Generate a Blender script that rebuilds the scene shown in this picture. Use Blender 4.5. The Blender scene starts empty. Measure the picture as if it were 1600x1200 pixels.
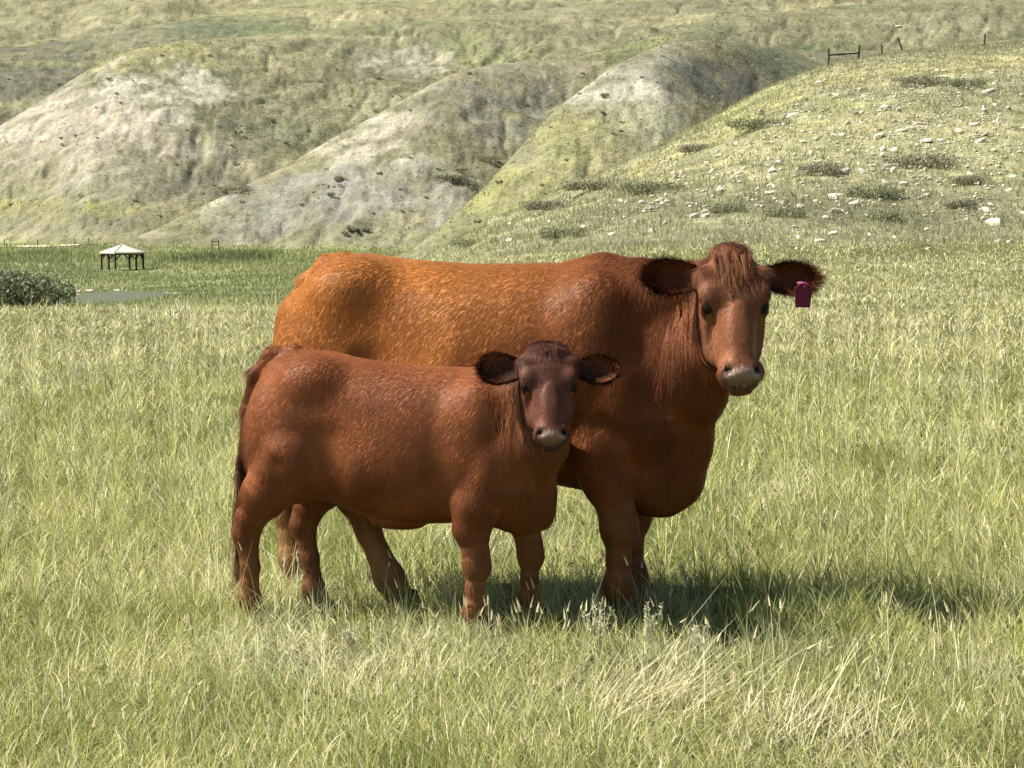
import bpy, math, random
import numpy as np
from mathutils import Vector, Matrix
from mathutils.bvhtree import BVHTree

# ------------------------------------------------------------------ camera, world, sun, exposure
SC = bpy.context.scene
COL = SC.collection
F = 3600.0            # focal length in photograph pixels (1600 wide)
EYE = 1.6
PITCH = math.atan(285 / F)
cam = bpy.data.cameras.new('camera'); cam_o = bpy.data.objects.new('camera', cam); COL.objects.link(cam_o)
cam.sensor_width = 36; cam.lens = 36 * F / 1600
cam.clip_start = 0.1; cam.clip_end = 8000
cam_o.location = (0, 0, EYE); cam_o.rotation_euler = (math.pi / 2 - PITCH, 0, 0)
SC.camera = cam_o

SUN_EL = math.radians(50); SUN_TO = math.radians(9)      # sun stands left of the view, a little on the camera's side
sx, sy, sz = -math.cos(SUN_EL) * math.cos(SUN_TO), -math.cos(SUN_EL) * math.sin(SUN_TO), math.sin(SUN_EL)
w = bpy.data.worlds.new('World'); SC.world = w; w.use_nodes = True
nt = w.node_tree; nt.nodes.clear()
sky = nt.nodes.new('ShaderNodeTexSky'); sky.sky_type = 'NISHITA'; sky.sun_disc = False
sky.sun_elevation = SUN_EL; sky.sun_rotation = math.atan2(sx, sy)
bg = nt.nodes.new('ShaderNodeBackground'); bg.inputs[1].default_value = 0.05
wo = nt.nodes.new('ShaderNodeOutputWorld')
nt.links.new(sky.outputs[0], bg.inputs[0]); nt.links.new(bg.outputs[0], wo.inputs[0])
sun = bpy.data.lights.new('sun', 'SUN'); sun.energy = 5.0; sun.angle = math.radians(0.5); sun.color = (1, 0.95, 0.86)
sun_o = bpy.data.objects.new('sun', sun); COL.objects.link(sun_o)
sun_o.rotation_euler = Vector((sx, sy, sz)).to_track_quat('Z', 'Y').to_euler()
SC.view_settings.view_transform = 'Standard'; SC.view_settings.look = 'None'
SC.view_settings.gamma = 1; SC.view_settings.exposure = 0.92; SC.view_settings.use_curve_mapping = False
SC.cycles.max_bounces = 4; SC.cycles.diffuse_bounces = 2; SC.cycles.glossy_bounces = 2
SC.cycles.sample_clamp_direct = 5; SC.cycles.sample_clamp_indirect = 3; SC.cycles.transmission_bounces = 3; SC.cycles.transparent_max_bounces = 6

rng = np.random.default_rng(7); random.seed(7)

# ------------------------------------------------------------------ helpers
def z_of(py, Y):
    """height of a point that shows at pixel row py and stands at depth Y"""
    b = -(np.asarray(py, float) - 600) / F
    t = Y / (math.cos(PITCH) + b * math.sin(PITCH))
    return EYE + t * (b * math.cos(PITCH) - math.sin(PITCH))
def s_of(px): return (np.asarray(px, float) - 800) / F     # X / Y (to first order)
def at(px, py, Y): return np.array([float(s_of(px)) * Y, Y, float(z_of(py, Y))])

def tag(o, label=None, cat=None, group=None, kind=None):
    if label: o['label'] = label
    if cat: o['category'] = cat
    if group: o['group'] = group
    if kind: o['kind'] = kind
    return o
def empty(name, loc=(0, 0, 0), rz=0):
    o = bpy.data.objects.new(name, None); COL.objects.link(o); o.location = loc; o.rotation_euler = (0, 0, rz)
    o.empty_display_size = 0.1
    return o
def link(o, parent=None):
    COL.objects.link(o)
    if parent: o.parent = parent
    return o
def mesh_np(name, V, faces, smooth=True):
    """faces: one (n,3) or (n,4) array or a list of such arrays"""
    if not isinstance(faces, list): faces = [faces]
    faces = [np.asarray(f, np.int32) for f in faces if len(f)]
    me = bpy.data.meshes.new(name)
    V = np.asarray(V, np.float32)
    me.vertices.add(len(V)); me.vertices.foreach_set('co', V.ravel())
    loops = np.concatenate([f.ravel() for f in faces])
    tot = np.concatenate([np.full(len(f), f.shape[1], np.int32) for f in faces])
    start = np.concatenate([[0], np.cumsum(tot)[:-1]]).astype(np.int32)
    me.loops.add(len(loops)); me.loops.foreach_set('vertex_index', loops)
    me.polygons.add(len(tot)); me.polygons.foreach_set('loop_start', start)
    me.polygons.foreach_set('use_smooth', np.full(len(tot), smooth))
    me.update(calc_edges=True); me.validate()
    return me
def color_attr(me, name, C):
    a = me.attributes.new(name, 'FLOAT_COLOR', 'POINT')
    C = np.asarray(C, np.float32)
    if C.shape[1] == 3: C = np.concatenate([C, np.ones((len(C), 1), np.float32)], 1)
    a.data.foreach_set('color', C.ravel())
def float_attr(me, name, v):
    a = me.attributes.new(name, 'FLOAT', 'POINT'); a.data.foreach_set('value', np.asarray(v, np.float32))

# numpy gradient noise
_perm = np.random.default_rng(3).permutation(512).astype(np.int64)
_ga = np.random.default_rng(4).uniform(0, 2 * np.pi, 512); _gx, _gy = np.cos(_ga), np.sin(_ga)
def noise(x, y):
    xi, yi = np.floor(x).astype(np.int64), np.floor(y).astype(np.int64)
    xf, yf = x - xi, y - yi
    u, v = xf ** 3 * (xf * (xf * 6 - 15) + 10), yf ** 3 * (yf * (yf * 6 - 15) + 10)
    def g(ix, iy, dx, dy):
        h = _perm[(_perm[ix & 511] + iy) & 511]
        return _gx[h] * dx + _gy[h] * dy
    a, b = g(xi, yi, xf, yf), g(xi + 1, yi, xf - 1, yf)
    c, d = g(xi, yi + 1, xf, yf - 1), g(xi + 1, yi + 1, xf - 1, yf - 1)
    return ((a + u * (b - a)) * (1 - v) + (c + u * (d - c)) * v) * 1.4
def fbm(x, y, o=4):
    r, a = 0, 1.0
    for i in range(o):
        r = r + a * noise(x * 2 ** i + 17.3 * i, y * 2 ** i - 9.1 * i); a *= 0.5
    return r
def sstep(a, b, x):
    t = np.clip((x - a) / (b - a), 0, 1); return t * t * (3 - 2 * t)
def smax(a, b, k):
    h = np.maximum(k - np.abs(a - b), 0) / k
    return np.maximum(a, b) + h * h * k * 0.25

# ------------------------------------------------------------------ materials
class Nodes:
    def __init__(s, name):
        s.m = bpy.data.materials.new(name); s.m.use_nodes = True; s.t = s.m.node_tree; s.t.nodes.clear()
        s.out = s.t.nodes.new('ShaderNodeOutputMaterial')
    def n(s, kind, **kw):
        nd = s.t.nodes.new('ShaderNode' + kind)
        for k, v in kw.items(): setattr(nd, k, v)
        return nd
    def l(s, a, b): s.t.links.new(a, b)
    def attr(s, name, typ='GEOMETRY'): return s.n('Attribute', attribute_name=name, attribute_type=typ)
    def noise(s, scale, detail=4, rough=0.6, vec=None):
        nd = s.n('TexNoise'); nd.inputs['Scale'].default_value = scale; nd.inputs['Detail'].default_value = detail
        nd.inputs['Roughness'].default_value = rough
        if vec: s.l(vec, nd.inputs['Vector'])
        return nd
    def ramp(s, fac, stops):
        r = s.n('ValToRGB'); e = r.color_ramp.elements
        while len(e) < len(stops): e.new(0.5)
        for el, (p, c) in zip(e, stops):
            el.position = p; el.color = (*c, 1) if len(c) == 3 else c
        s.l(fac, r.inputs[0]); return r
    def mix(s, fac, a, b, blend='MIX'):
        m = s.n('Mix', data_type='RGBA', blend_type=blend); m.clamp_factor = True
        for v, i in ((fac, 0), (a, 6), (b, 7)):
            if hasattr(v, 'links'): s.l(v, m.inputs[i])
            elif i == 0: m.inputs[0].default_value = v
            else: m.inputs[i].default_value = (*v, 1)
        return m.outputs[2]
    def bsdf(s, col, rough=0.8, spec=0.3, **kw):
        b = s.n('BsdfPrincipled')
        if hasattr(col, 'links'): s.l(col, b.inputs['Base Color'])
        else: b.inputs['Base Color'].default_value = (*col, 1)
        b.inputs['Roughness'].default_value = rough; b.inputs['Specular IOR Level'].default_value = spec
        for k, v in kw.items(): b.inputs[k].default_value = v
        return b
    def bump(s, h, b, strength=0.4, dist=0.02):
        bp = s.n('Bump'); bp.inputs['Strength'].default_value = strength; bp.inputs['Distance'].default_value = dist
        s.l(h, bp.inputs['Height']); s.l(bp.outputs[0], b.inputs['Normal'])
    def done(s, sh):
        s.l(sh, s.out.inputs[0]); return s.m

def mat_plain(name, col, rough=0.8, spec=0.3, var=0.25, scale=20, bump=0.0):
    N = Nodes(name); co = N.n('TexCoord')
    nz = N.noise(scale, vec=co.outputs['Object'])
    c = N.mix(nz.outputs[0], tuple(x * (1 - var) for x in col), tuple(min(1, x * (1 + var)) for x in col))
    b = N.bsdf(c, rough, spec)
    if bump: N.bump(nz.outputs[0], b, bump)
    return N.done(b.outputs[0])

def mat_terrain():
    N = Nodes('terrain'); co = N.n('TexCoord').outputs['Object']
    col = N.attr('col').outputs['Color']; rough = N.attr('rub').outputs['Fac']
    n1 = N.noise(0.35, 6, 0.65, co); n2 = N.noise(1.6, 5, 0.7, co); n3 = N.noise(0.06, 4, 0.6, co)
    d = N.ramp(n1.outputs[0], [(0.3, (0.62, 0.62, 0.6)), (0.7, (1.3, 1.3, 1.28))]).outputs[0]
    c = N.mix(0.8, col, d, 'MULTIPLY')
    d2 = N.ramp(n2.outputs[0], [(0.3, (0.55, 0.55, 0.52)), (0.52, (1.0, 1.0, 1.0)), (0.75, (1.35, 1.33, 1.28))]).outputs[0]
    c = N.mix(0.75, c, d2, 'MULTIPLY')
    d3 = N.ramp(n3.outputs[0], [(0.35, (0.85, 0.9, 0.8)), (0.65, (1.12, 1.08, 1.0))]).outputs[0]
    c = N.mix(0.8, c, d3, 'MULTIPLY')
    n4 = N.noise(4.5, 3, 0.6, co)
    d4 = N.ramp(n4.outputs[0], [(0.28, (0.5, 0.5, 0.47)), (0.45, (1.0, 1.0, 1.0)), (0.8, (1.25, 1.24, 1.2))]).outputs[0]
    c = N.mix(0.8, c, d4, 'MULTIPLY')
    b = N.bsdf(c, 0.95, 0.1)
    N.bump(n2.outputs[0], b, 0.9, 0.45)
    return N.done(b.outputs[0])

def mat_blades(name, trans=0.42):
    N = Nodes(name); c = N.attr('col').outputs['Color']
    d = N.bsdf(c, 0.5, 0.3); t = N.n('BsdfTranslucent'); N.l(c, t.inputs[0])
    m = N.n('MixShader'); m.inputs[0].default_value = trans
    N.l(d.outputs[0], m.inputs[1]); N.l(t.outputs[0], m.inputs[2])
    return N.done(m.outputs[0])

M = {}
M['terrain'] = mat_terrain()
M['grass'] = mat_blades('grass_blades')
M['rock'] = mat_plain('pale_rock', (0.54, 0.50, 0.40), 0.9, 0.15, 0.45, 4, 0.5)
M['wood'] = mat_plain('grey_post_wood', (0.055, 0.045, 0.036), 0.9, 0.2, 0.35, 9)
M['roof'] = mat_plain('cream_roof', (0.50, 0.475, 0.40), 0.8, 0.2, 0.15, 3)
M['darkwood'] = mat_plain('dark_timber', (0.04, 0.036, 0.03), 0.8, 0.3, 0.3, 6)
M['gravel'] = mat_plain('gravel_road', (0.68, 0.62, 0.46), 0.95, 0.1, 0.2, 1.5)
M['stem'] = mat_plain('shrub_bark', (0.09, 0.07, 0.05), 0.9, 0.1, 0.3, 20)

def mat_leaf(name, a, b_):
    N = Nodes(name); bl = N.attr('bl').outputs['Color']
    sep = N.n('SeparateColor'); N.l(bl, sep.inputs[0])
    c = N.mix(sep.outputs[0], a, b_)
    d = N.bsdf(c, 0.6, 0.25); t = N.n('BsdfTranslucent'); N.l(c, t.inputs[0])
    m = N.n('MixShader'); m.inputs[0].default_value = 0.25
    N.l(d.outputs[0], m.inputs[1]); N.l(t.outputs[0], m.inputs[2])
    return N.done(m.outputs[0])
M['leaf_dark'] = mat_leaf('shrub_leaves', (0.19, 0.185, 0.12), (0.33, 0.31, 0.20))
M['leaf_green'] = mat_leaf('green_shrub_leaves', (0.165, 0.185, 0.10), (0.29, 0.30, 0.165))
M['leaf_willow'] = mat_leaf('willow_leaves', (0.10, 0.125, 0.065), (0.27, 0.28, 0.16))
M['leaf_sage'] = mat_leaf('sage_leaves', (0.50, 0.51, 0.32), (0.74, 0.72, 0.50))

# ------------------------------------------------------------------ terrain: pasture terrace, valley floor, coulee hills
def curve(pts):
    """pts (px, py, Y) -> functions of s=X/Y giving crest depth and height"""
    p = np.array(pts, float); s = s_of(p[:, 0]); z = np.array([z_of(a, b) for a, b in zip(p[:, 1], p[:, 2])])
    sf = np.linspace(s[0], s[-1], 900)
    def sm(v):
        q = np.interp(sf, s, v); k = np.hanning(41); k /= k.sum()
        return np.convolve(np.pad(q, 20, 'edge'), k, 'valid')
    Yf, Zf = sm(p[:, 2]), sm(z)
    return lambda q: np.interp(q, sf, Yf), lambda q: np.interp(q, sf, Zf)

R_ = curve([(500, 470, 150), (600, 425, 152), (650, 402, 155), (760, 352, 160), (850, 310, 165), (1000, 245, 175), (1120, 183, 186), (1210, 132, 194), (1290, 104, 199), (1400, 86, 205),
            (1600, 70, 215), (1900, 40, 235), (2600, -60, 260), (4000, -60, 260)])
C_ = curve([(560, 420, 215), (640, 395, 220), (740, 310, 228), (800, 245, 235), (870, 168, 245), (905, 143, 250), (960, 101, 258), (1040, 66, 268), (1130, 62, 280),
            (1250, 80, 292), (1400, 78, 300), (1600, 60, 310), (2400, 0, 330)])
B_ = curve([(120, 400, 270), (215, 372, 275), (330, 316, 285), (440, 264, 295), (520, 217, 303), (600, 174, 312), (660, 140, 318), (712, 112, 325),
            (800, 96, 338), (900, 90, 350), (980, 70, 362), (1100, 30, 380), (1300, 10, 400), (2400, -60, 440)])
A_ = curve([(-900, 330, 330), (-300, 300, 345), (-120, 262, 352), (0, 201, 360), (65, 160, 368), (150, 104, 378), (225, 72, 388), (300, 62, 398), (400, 58, 410),
            (560, 42, 428), (700, 28, 440), (900, 10, 455), (1300, -20, 480), (2400, -60, 500)])
A1_ = curve([(-900, 160, 420), (-100, 90, 440), (0, 77, 450), (150, 61, 465), (260, 36, 480), (420, 12, 500), (600, -12, 520), (2400, -80, 560)])
H0_ = curve([(-2000, -330, 900), (800, -330, 900), (3600, -330, 900)])
EDGE = [(-3000, 32), (0, 33), (430, 34), (520, 39), (640, 50), (1000, 60), (1300, 68), (1600, 72), (3000, 80)]
def edge_Y(s): return np.interp(s, s_of([e[0] for e in EDGE]), [e[1] for e in EDGE])

POND = (at(176, 467, 146))          # centre of the pond
POND_Z = -4.45
def terrain(X, Y):
    """height and the index of the ridge that forms the surface (0 pasture and valley)"""
    Yp = np.maximum(Y, 1.0); s = np.clip(X / Yp, -1.0, 1.0)
    s = np.where(Y < 1, np.sign(X) * 1.0, s)
    Ye = edge_Y(s) + 2.5 * noise(X * 0.05, Y * 0.02)
    floor = np.interp(Y, [0, 120, 205, 285, 330, 2000], [-4.6, -4.6, -4.35, -3.7, -3.2, -3.2]) + 0.35 * fbm(X * 0.05, Y * 0.05, 3)
    dist = np.sqrt(((X - POND[0]) / 3.3) ** 2 + ((Y - POND[1]) / 9.0) ** 2) + 0.15 * noise(X * 0.3, Y * 0.3)
    floor = floor - 0.9 * (1 - sstep(0.75, 1.15, dist)) * (Y > 100)
    past = 0.03 * fbm(X * 0.35, Y * 0.35, 3) * sstep(10, 22, np.hypot(X, Y)) + 0.012 * fbm(X * 1.3, Y * 1.3, 2)
    drop = sstep(0, 1, (Y - Ye) / 34.0)
    base = past * (1 - drop) + floor * drop
    zs = [base]
    rel = fbm(X * 0.03, Y * 0.03, 4); rl = fbm(X * 0.085 + 0.5 * rel - Y * .035, Y * 0.022, 4); rill = (1 - np.clip(np.abs(rl) * 2.6, 0, 1)) ** 2; rl2 = fbm(X * 0.30 + 0.5 * rel - Y * .10, Y * 0.06 + 7, 3); rill = rill + .12 * (1 - np.clip(np.abs(rl2) * 2.6, 0, 1)) ** 2; fine = fbm(X * 0.35, Y * 0.35, 3); mic = fbm(X * 1.1, Y * 1.1, 3)
    # near right-hand hill: long even flank from the pasture edge up to the fenced crest
    Yc, Zc = R_[0](s), R_[1](s)
    t = np.clip((Yc - Y) / np.maximum(Yc - Ye, 10), -3, 1.6)
    near = Zc - (Zc + 0.15) * np.where(t > 0, 0.16 * t ** 2 + 0.84 * (np.sqrt(t ** 2 + 0.004) - 0.06325) / 0.93875, 0)
    far = Zc - 0.30 * (np.sqrt(np.maximum(Y - Yc, 0) ** 2 + 16) - 4)
    zr = np.where(Y < Yc, near, far) + (0.55 * rel + 0.26 * fine + 0.07 * mic) * sstep(0, 0.25, t) * sstep(1.05, 0.7, t)
    zr = np.where((Zc < 0) & (Y < Yc), np.minimum(zr, Zc - 0.02 * (Yc - Y)), zr)
    zs.append(np.where(Y < 42, -9, zr))
    for (cv, mn, mf, rad, am, ri) in ((C_, 0.42, 0.4, 4, .9, 0.55), (B_, 0.36, 0.4, 5, 1.1, 0.7), (A_, 0.30, 0.35, 9, 1.5, 0.8), (A1_, 0.30, 0.3, 8, 1.2, 0.5), (H0_, 0.33, 0.2, 30, 4.0, 0.15)):
        Yc, Zc = cv[0](s), cv[1](s)
        d = Y - Yc
        sl = np.where(d < 0, mn, mf)
        off = sstep(0, 25, np.abs(d))
        zz = Zc - sl * (np.sqrt(d * d + rad * rad) - rad) + off * (am * rel - ri * rill * (d < 0) + 0.34 * fine + 0.13 * mic)
        zs.append(np.where(Y < 90, -30, zz))
    Z = np.stack(zs); idx = np.argmax(Z, 0)
    z = zs[0]
    for q in zs[1:]: z = smax(z, q, 1.2)
    near_flat = sstep(20, 60, Y)
    z = np.where(Y < 25, zs[0], z)
    return z, idx
def ground_z(x, y): return float(terrain(np.array([float(x)]), np.array([float(y)]))[0][0])
def project(X, Y, Z):
    Yp = np.maximum(Y, 0.5); cy, sy_ = math.cos(PITCH), math.sin(PITCH)
    d = Yp * cy - (Z - EYE) * sy_; u = Yp * sy_ + (Z - EYE) * cy
    return 800 + F * X / d, 600 - F * u / d

HILL_BLOBS = [  # bare clay and shale, with gully shade painted on the ridge 5 slope: (px, py, rx, ry, strength, colour, ridge: 2 C, 3 B, 4 A, 5 behind A)
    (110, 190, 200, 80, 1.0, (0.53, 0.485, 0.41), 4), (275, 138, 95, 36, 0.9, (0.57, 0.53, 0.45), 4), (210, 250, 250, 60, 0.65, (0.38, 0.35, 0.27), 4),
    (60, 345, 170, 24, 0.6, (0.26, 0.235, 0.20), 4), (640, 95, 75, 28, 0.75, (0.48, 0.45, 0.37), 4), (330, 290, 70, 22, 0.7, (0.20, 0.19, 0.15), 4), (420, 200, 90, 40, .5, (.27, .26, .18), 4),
    (40, 140, 190, 75, 1.0, (0.185, 0.185, 0.145), 5), (260, 55, 120, 30, .7, (.22, .23, .16), 5),  # slope behind A: gully shade put into the ground colour
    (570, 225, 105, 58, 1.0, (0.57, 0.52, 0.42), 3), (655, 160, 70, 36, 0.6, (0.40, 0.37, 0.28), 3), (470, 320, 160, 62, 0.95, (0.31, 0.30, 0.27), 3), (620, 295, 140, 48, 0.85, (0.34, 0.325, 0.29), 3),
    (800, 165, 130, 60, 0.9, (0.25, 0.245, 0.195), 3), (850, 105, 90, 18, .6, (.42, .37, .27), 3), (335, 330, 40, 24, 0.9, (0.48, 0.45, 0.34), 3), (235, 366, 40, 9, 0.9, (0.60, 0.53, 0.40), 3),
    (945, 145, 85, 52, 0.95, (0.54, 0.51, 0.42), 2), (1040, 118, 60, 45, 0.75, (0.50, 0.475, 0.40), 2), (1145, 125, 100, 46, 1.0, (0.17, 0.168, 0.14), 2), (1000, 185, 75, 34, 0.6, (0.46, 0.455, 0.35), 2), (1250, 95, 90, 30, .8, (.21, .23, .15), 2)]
GREEN_BLOBS = [(60, 332, 150, 20, 0.95, (0.40, 0.39, 0.12), 4), (230, 92, 130, 32, 0.8, (0.37, 0.36, 0.14), 4), (330, 40, 130, 24, 0.8, (0.22, 0.27, 0.13), 5), (950, 60, 130, 40, 0.7, (0.27, 0.31, 0.13), 3),
    (890, 215, 75, 48, 0.75, (0.38, 0.38, 0.15), 2), (780, 300, 100, 36, 0.75, (0.38, 0.38, 0.14), 2), (970, 185, 80, 30, 0.6, (0.42, 0.42, 0.17), 2), (730, 85, 100, 32, 0.7, (0.26, 0.30, 0.13), 4),
    (1300, 88, 110, 26, 0.9, (0.19, 0.235, 0.11), 3), (1180, 170, 160, 40, 0.5, (0.40, 0.41, 0.16), 1), (460, 215, 90, 60, 0.6, (0.25, 0.265, 0.14), 4), (700, 360, 90, 16, 0.7, (0.28, 0.31, 0.14), 2)]
def terrain_colour(X, Y, Z, idx):
    px, py = project(X, Y, Z)
    n1, n2 = fbm(X * 0.04, Y * 0.04, 5), fbm(X * 0.16 + 9, Y * 0.16, 4); n5 = fbm(X * 0.55 + 2, Y * 0.30, 4)
    base = np.array([0.300, 0.290, 0.172])[None] * (1 + 0.22 * n1 + 0.15 * n2)[:, None]
    yel = sstep(-0.1, 0.6, fbm(X * 0.02 + 5, Y * 0.02, 4))[:, None]
    C = base * (1 - 0.45 * yel) + np.array([0.42, 0.39, 0.20])[None] * 0.45 * yel
    hill = (idx > 0)
    jit = 0.30 * fbm(X * 0.10, Y * 0.06, 5); jit2 = 0.3 * fbm(X * 0.10 + 40, Y * 0.06, 5)
    vis = (Y > 30)
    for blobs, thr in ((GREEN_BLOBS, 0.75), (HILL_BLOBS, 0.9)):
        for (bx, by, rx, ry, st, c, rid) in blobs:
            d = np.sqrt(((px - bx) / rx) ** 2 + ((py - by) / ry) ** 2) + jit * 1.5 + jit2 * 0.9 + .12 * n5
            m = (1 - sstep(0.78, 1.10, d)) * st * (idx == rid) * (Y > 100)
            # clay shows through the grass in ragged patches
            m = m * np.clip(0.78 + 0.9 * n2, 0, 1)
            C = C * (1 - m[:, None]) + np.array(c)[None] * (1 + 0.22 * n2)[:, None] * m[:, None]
    # terrace streaks of the upper slope
    far = (idx >= 5) | (idx == 4) & (py < 60)
    st = sstep(0.1, 0.6, fbm(X * 0.012 + 3, Z * 0.30 + 0.3 * n1, 4)) * far
    C = C * (1 - 0.5 * st[:, None]) + np.array([0.50, 0.46, 0.24])[None] * 0.5 * st[:, None]
    st = sstep(0.15, 0.5, fbm(X * 0.015 + 33, Z * 0.25 + 0.3 * n1, 4)) * far
    C = C * (1 - 0.5 * st[:, None]) + np.array([0.24, 0.28, 0.12])[None] * 0.5 * st[:, None]
    spk = sstep(.35, .75, n5) * hill * (Y > 150); C = C * (1 - .42 * spk[:, None]); spk = sstep(.3, .7, -n5) * hill; C = C * (1 + .22 * spk[:, None])
    # right-hand hill
    r = (idx == 1)
    C[r] = C[r] * np.array([1.16, 1.18, 1.10])
    top = sstep(0.9, 0.0, np.abs(py - (np.interp(px, [1000, 1290, 1600], [260, 115, 85]) + 8)) / 25) * r * (px > 980)
    C = C * (1 - 0.6 * top[:, None]) + np.array([0.52, 0.47, 0.20])[None] * 0.6 * top[:, None]
    # pasture soil under the grass, valley floor greens
    p = (idx == 0)
    soil = np.array([0.13, 0.125, 0.05])[None] * (1 + 0.2 * n2)[:, None]
    val = np.array([0.26, 0.285, 0.14])[None] * (1 + 0.25 * n1 + 0.2 * n2)[:, None]
    f = sstep(60, 110, Y)[:, None]
    C[p] = (soil * (1 - f) + val * f)[p]
    g_ = C.mean(1, keepdims=True); C[~p] = ((C * .78 + g_ * .22 * np.array([1.04, 1.0, .9])[None]) * np.where(idx == 1, .84, .74)[:, None])[~p]
    return np.clip(C, 0.01, 0.9)

def build_terrain():
    a_f = np.tan(np.linspace(-math.radians(17), math.radians(17), 760))
    a_o = np.tan(np.radians([18, 19.5, 21.5, 24, 27, 31, 36, 42, 45]))
    S = np.concatenate([-a_o[::-1], a_f, a_o])
    Yr = np.concatenate([[-400, -120, -40, -12, -4, 0.5, 2, 4], np.geomspace(5, 36, 60), np.geomspace(36.8, 140, 90), np.linspace(140.6, 215, 170), np.linspace(216, 480, 190), np.linspace(481.5, 620, 90), np.geomspace(630, 1300, 30), [1600, 2400]])
    nS, nY = len(S), len(Yr)
    YY, SS = np.meshgrid(Yr, S, indexing='ij')
    # sideways spread follows the distance; behind the camera it stays wide
    XX = SS * np.maximum(YY, 60.0) * np.where(YY < 60, 1, 1)
    near = YY < 60
    XX = np.where(near, SS * np.maximum(YY, 4.0) * 1.0, SS * YY)
    wide = np.abs(SS) > a_f[-1] + 1e-6
    extra = np.sign(SS) * (np.abs(SS) - a_f[-1]) * 500 * wide
    XX = XX + np.where(wide, extra, 0)
    X, Y = XX.ravel(), YY.ravel()
    Z, idx = terrain(X, Y)
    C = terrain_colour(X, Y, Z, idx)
    V = np.stack([X, Y, Z], 1)
    i = np.arange((nY - 1) * nS).reshape(nY - 1, nS)[:, :-1].ravel()
    Q = np.stack([i, i + 1, i + 1 + nS, i + nS], 1)
    fi = np.max(idx[Q], 1)
    zones = [('ground', fi == 0, 'grassy pasture terrace and green valley floor below the hills'),
             ('stony_hill', fi == 1, 'stony grass hill with fence posts along its crest'),
             ('coulee_hills', fi > 1, 'eroded clay and grass ridges rising behind the valley')]
    for nm, msk, lab in zones:
        q = Q[msk]; u, inv = np.unique(q, return_inverse=True)
        me = mesh_np(nm, V[u], inv.reshape(-1, 4))
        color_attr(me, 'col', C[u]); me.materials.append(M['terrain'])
        o = bpy.data.objects.new(nm, me); COL.objects.link(o)
        tag(o, lab, 'hill' if 'hill' in nm else 'ground', kind='structure')
build_terrain()
def road():
    xs = np.linspace(-300, 128, 120); V = []; nc = 5
    for px in xs:
        Y = 275.0; X = s_of(px) * Y
        for j in range(nc):
            y = Y - 2.8 + 5.6 * j / (nc - 1); V.append((X, y, ground_z(X, y) + 0.10))
    n = len(xs); i = (np.arange(n - 1)[:, None] * nc + np.arange(nc - 1)[None]).ravel()
    me = mesh_np('road', V, np.stack([i, i + nc, i + nc + 1, i + 1], 1)); me.materials.append(M['gravel'])
    tag(link(bpy.data.objects.new('road', me)), 'pale gravel track along the foot of the hills', 'road', kind='structure')
road()
def pond():
    th = np.linspace(0, 2 * np.pi, 48, endpoint=False)
    V = [(POND[0], POND[1], POND_Z)] + [(POND[0] + 3.9 * math.cos(a), POND[1] + 10.3 * math.sin(a), POND_Z) for a in th]
    T = [(0, k + 1, (k + 1) % 48 + 1) for k in range(48)]
    me = mesh_np('pond', V, np.array(T))
    N = Nodes('pond_water'); b = N.bsdf((0.115, 0.13, 0.085), 0.4, 0.012); nz = N.noise(3.0, 3, 0.6, N.n('TexCoord').outputs['Object']); N.bump(nz.outputs[0], b, 0.25, 0.1)
    me.materials.append(N.done(b.outputs[0]))
    tag(link(bpy.data.objects.new('pond', me)), 'small still grey pond beside the willow bush', 'water', kind='structure')
pond()

# ------------------------------------------------------------------ grass: every blade is a small curved strip
def blade_mesh(name, P, L, lean, az, curl, wid, face, C, seg, mat, label, cat, head=None):
    """P (n,3) roots; L length; lean start angle from vertical; curl added bend; C (n,3) colours; the last segment ends in a point"""
    n = len(P); p = P.astype(np.float64).copy(); p[:, 2] -= 0.015
    wx, wy = np.cos(face), np.sin(face); V = np.zeros((n, 2 * seg + 1, 3)); th = lean.copy()
    for i in range(seg):
        t = i / seg; ww = wid * (1 - 0.55 * t) * 0.5
        V[:, 2 * i] = p; V[:, 2 * i + 1] = p
        V[:, 2 * i, 0] -= wx * ww; V[:, 2 * i, 1] -= wy * ww; V[:, 2 * i + 1, 0] += wx * ww; V[:, 2 * i + 1, 1] += wy * ww
        st = L / seg
        p = p + np.stack([np.sin(th) * np.cos(az) * st, np.sin(th) * np.sin(az) * st, np.cos(th) * st], 1); th = th + curl / seg
    V[:, 2 * seg] = p
    b = (np.arange(n) * (2 * seg + 1))[:, None]
    fs = [b + np.array([[2 * seg - 2, 2 * seg - 1, 2 * seg]])]
    if seg > 1: fs.append(np.concatenate([b + np.array([[2 * i, 2 * i + 1, 2 * i + 3, 2 * i + 2]]) for i in range(seg - 1)]))
    me = mesh_np(name, V.reshape(-1, 3), fs)
    color_attr(me, 'col', np.repeat(C, 2 * seg + 1, 0)); me.materials.append(mat)
    o = link(bpy.data.objects.new(name, me)); tag(o, label, cat, kind='stuff'); return p, th

def mixc(a, b, t): return np.asarray(a)[None] * (1 - t)[:, None] + np.asarray(b)[None] * t[:, None]
G_DEEP, G_MID, G_YEL, G_STRAW, G_PALE, G_GREY = (0.17, 0.21, 0.05), (0.375, 0.42, 0.12), (0.545, 0.54, 0.19), (0.71, 0.63, 0.34), (0.87, 0.80, 0.54), (0.42, 0.45, 0.26)

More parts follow.
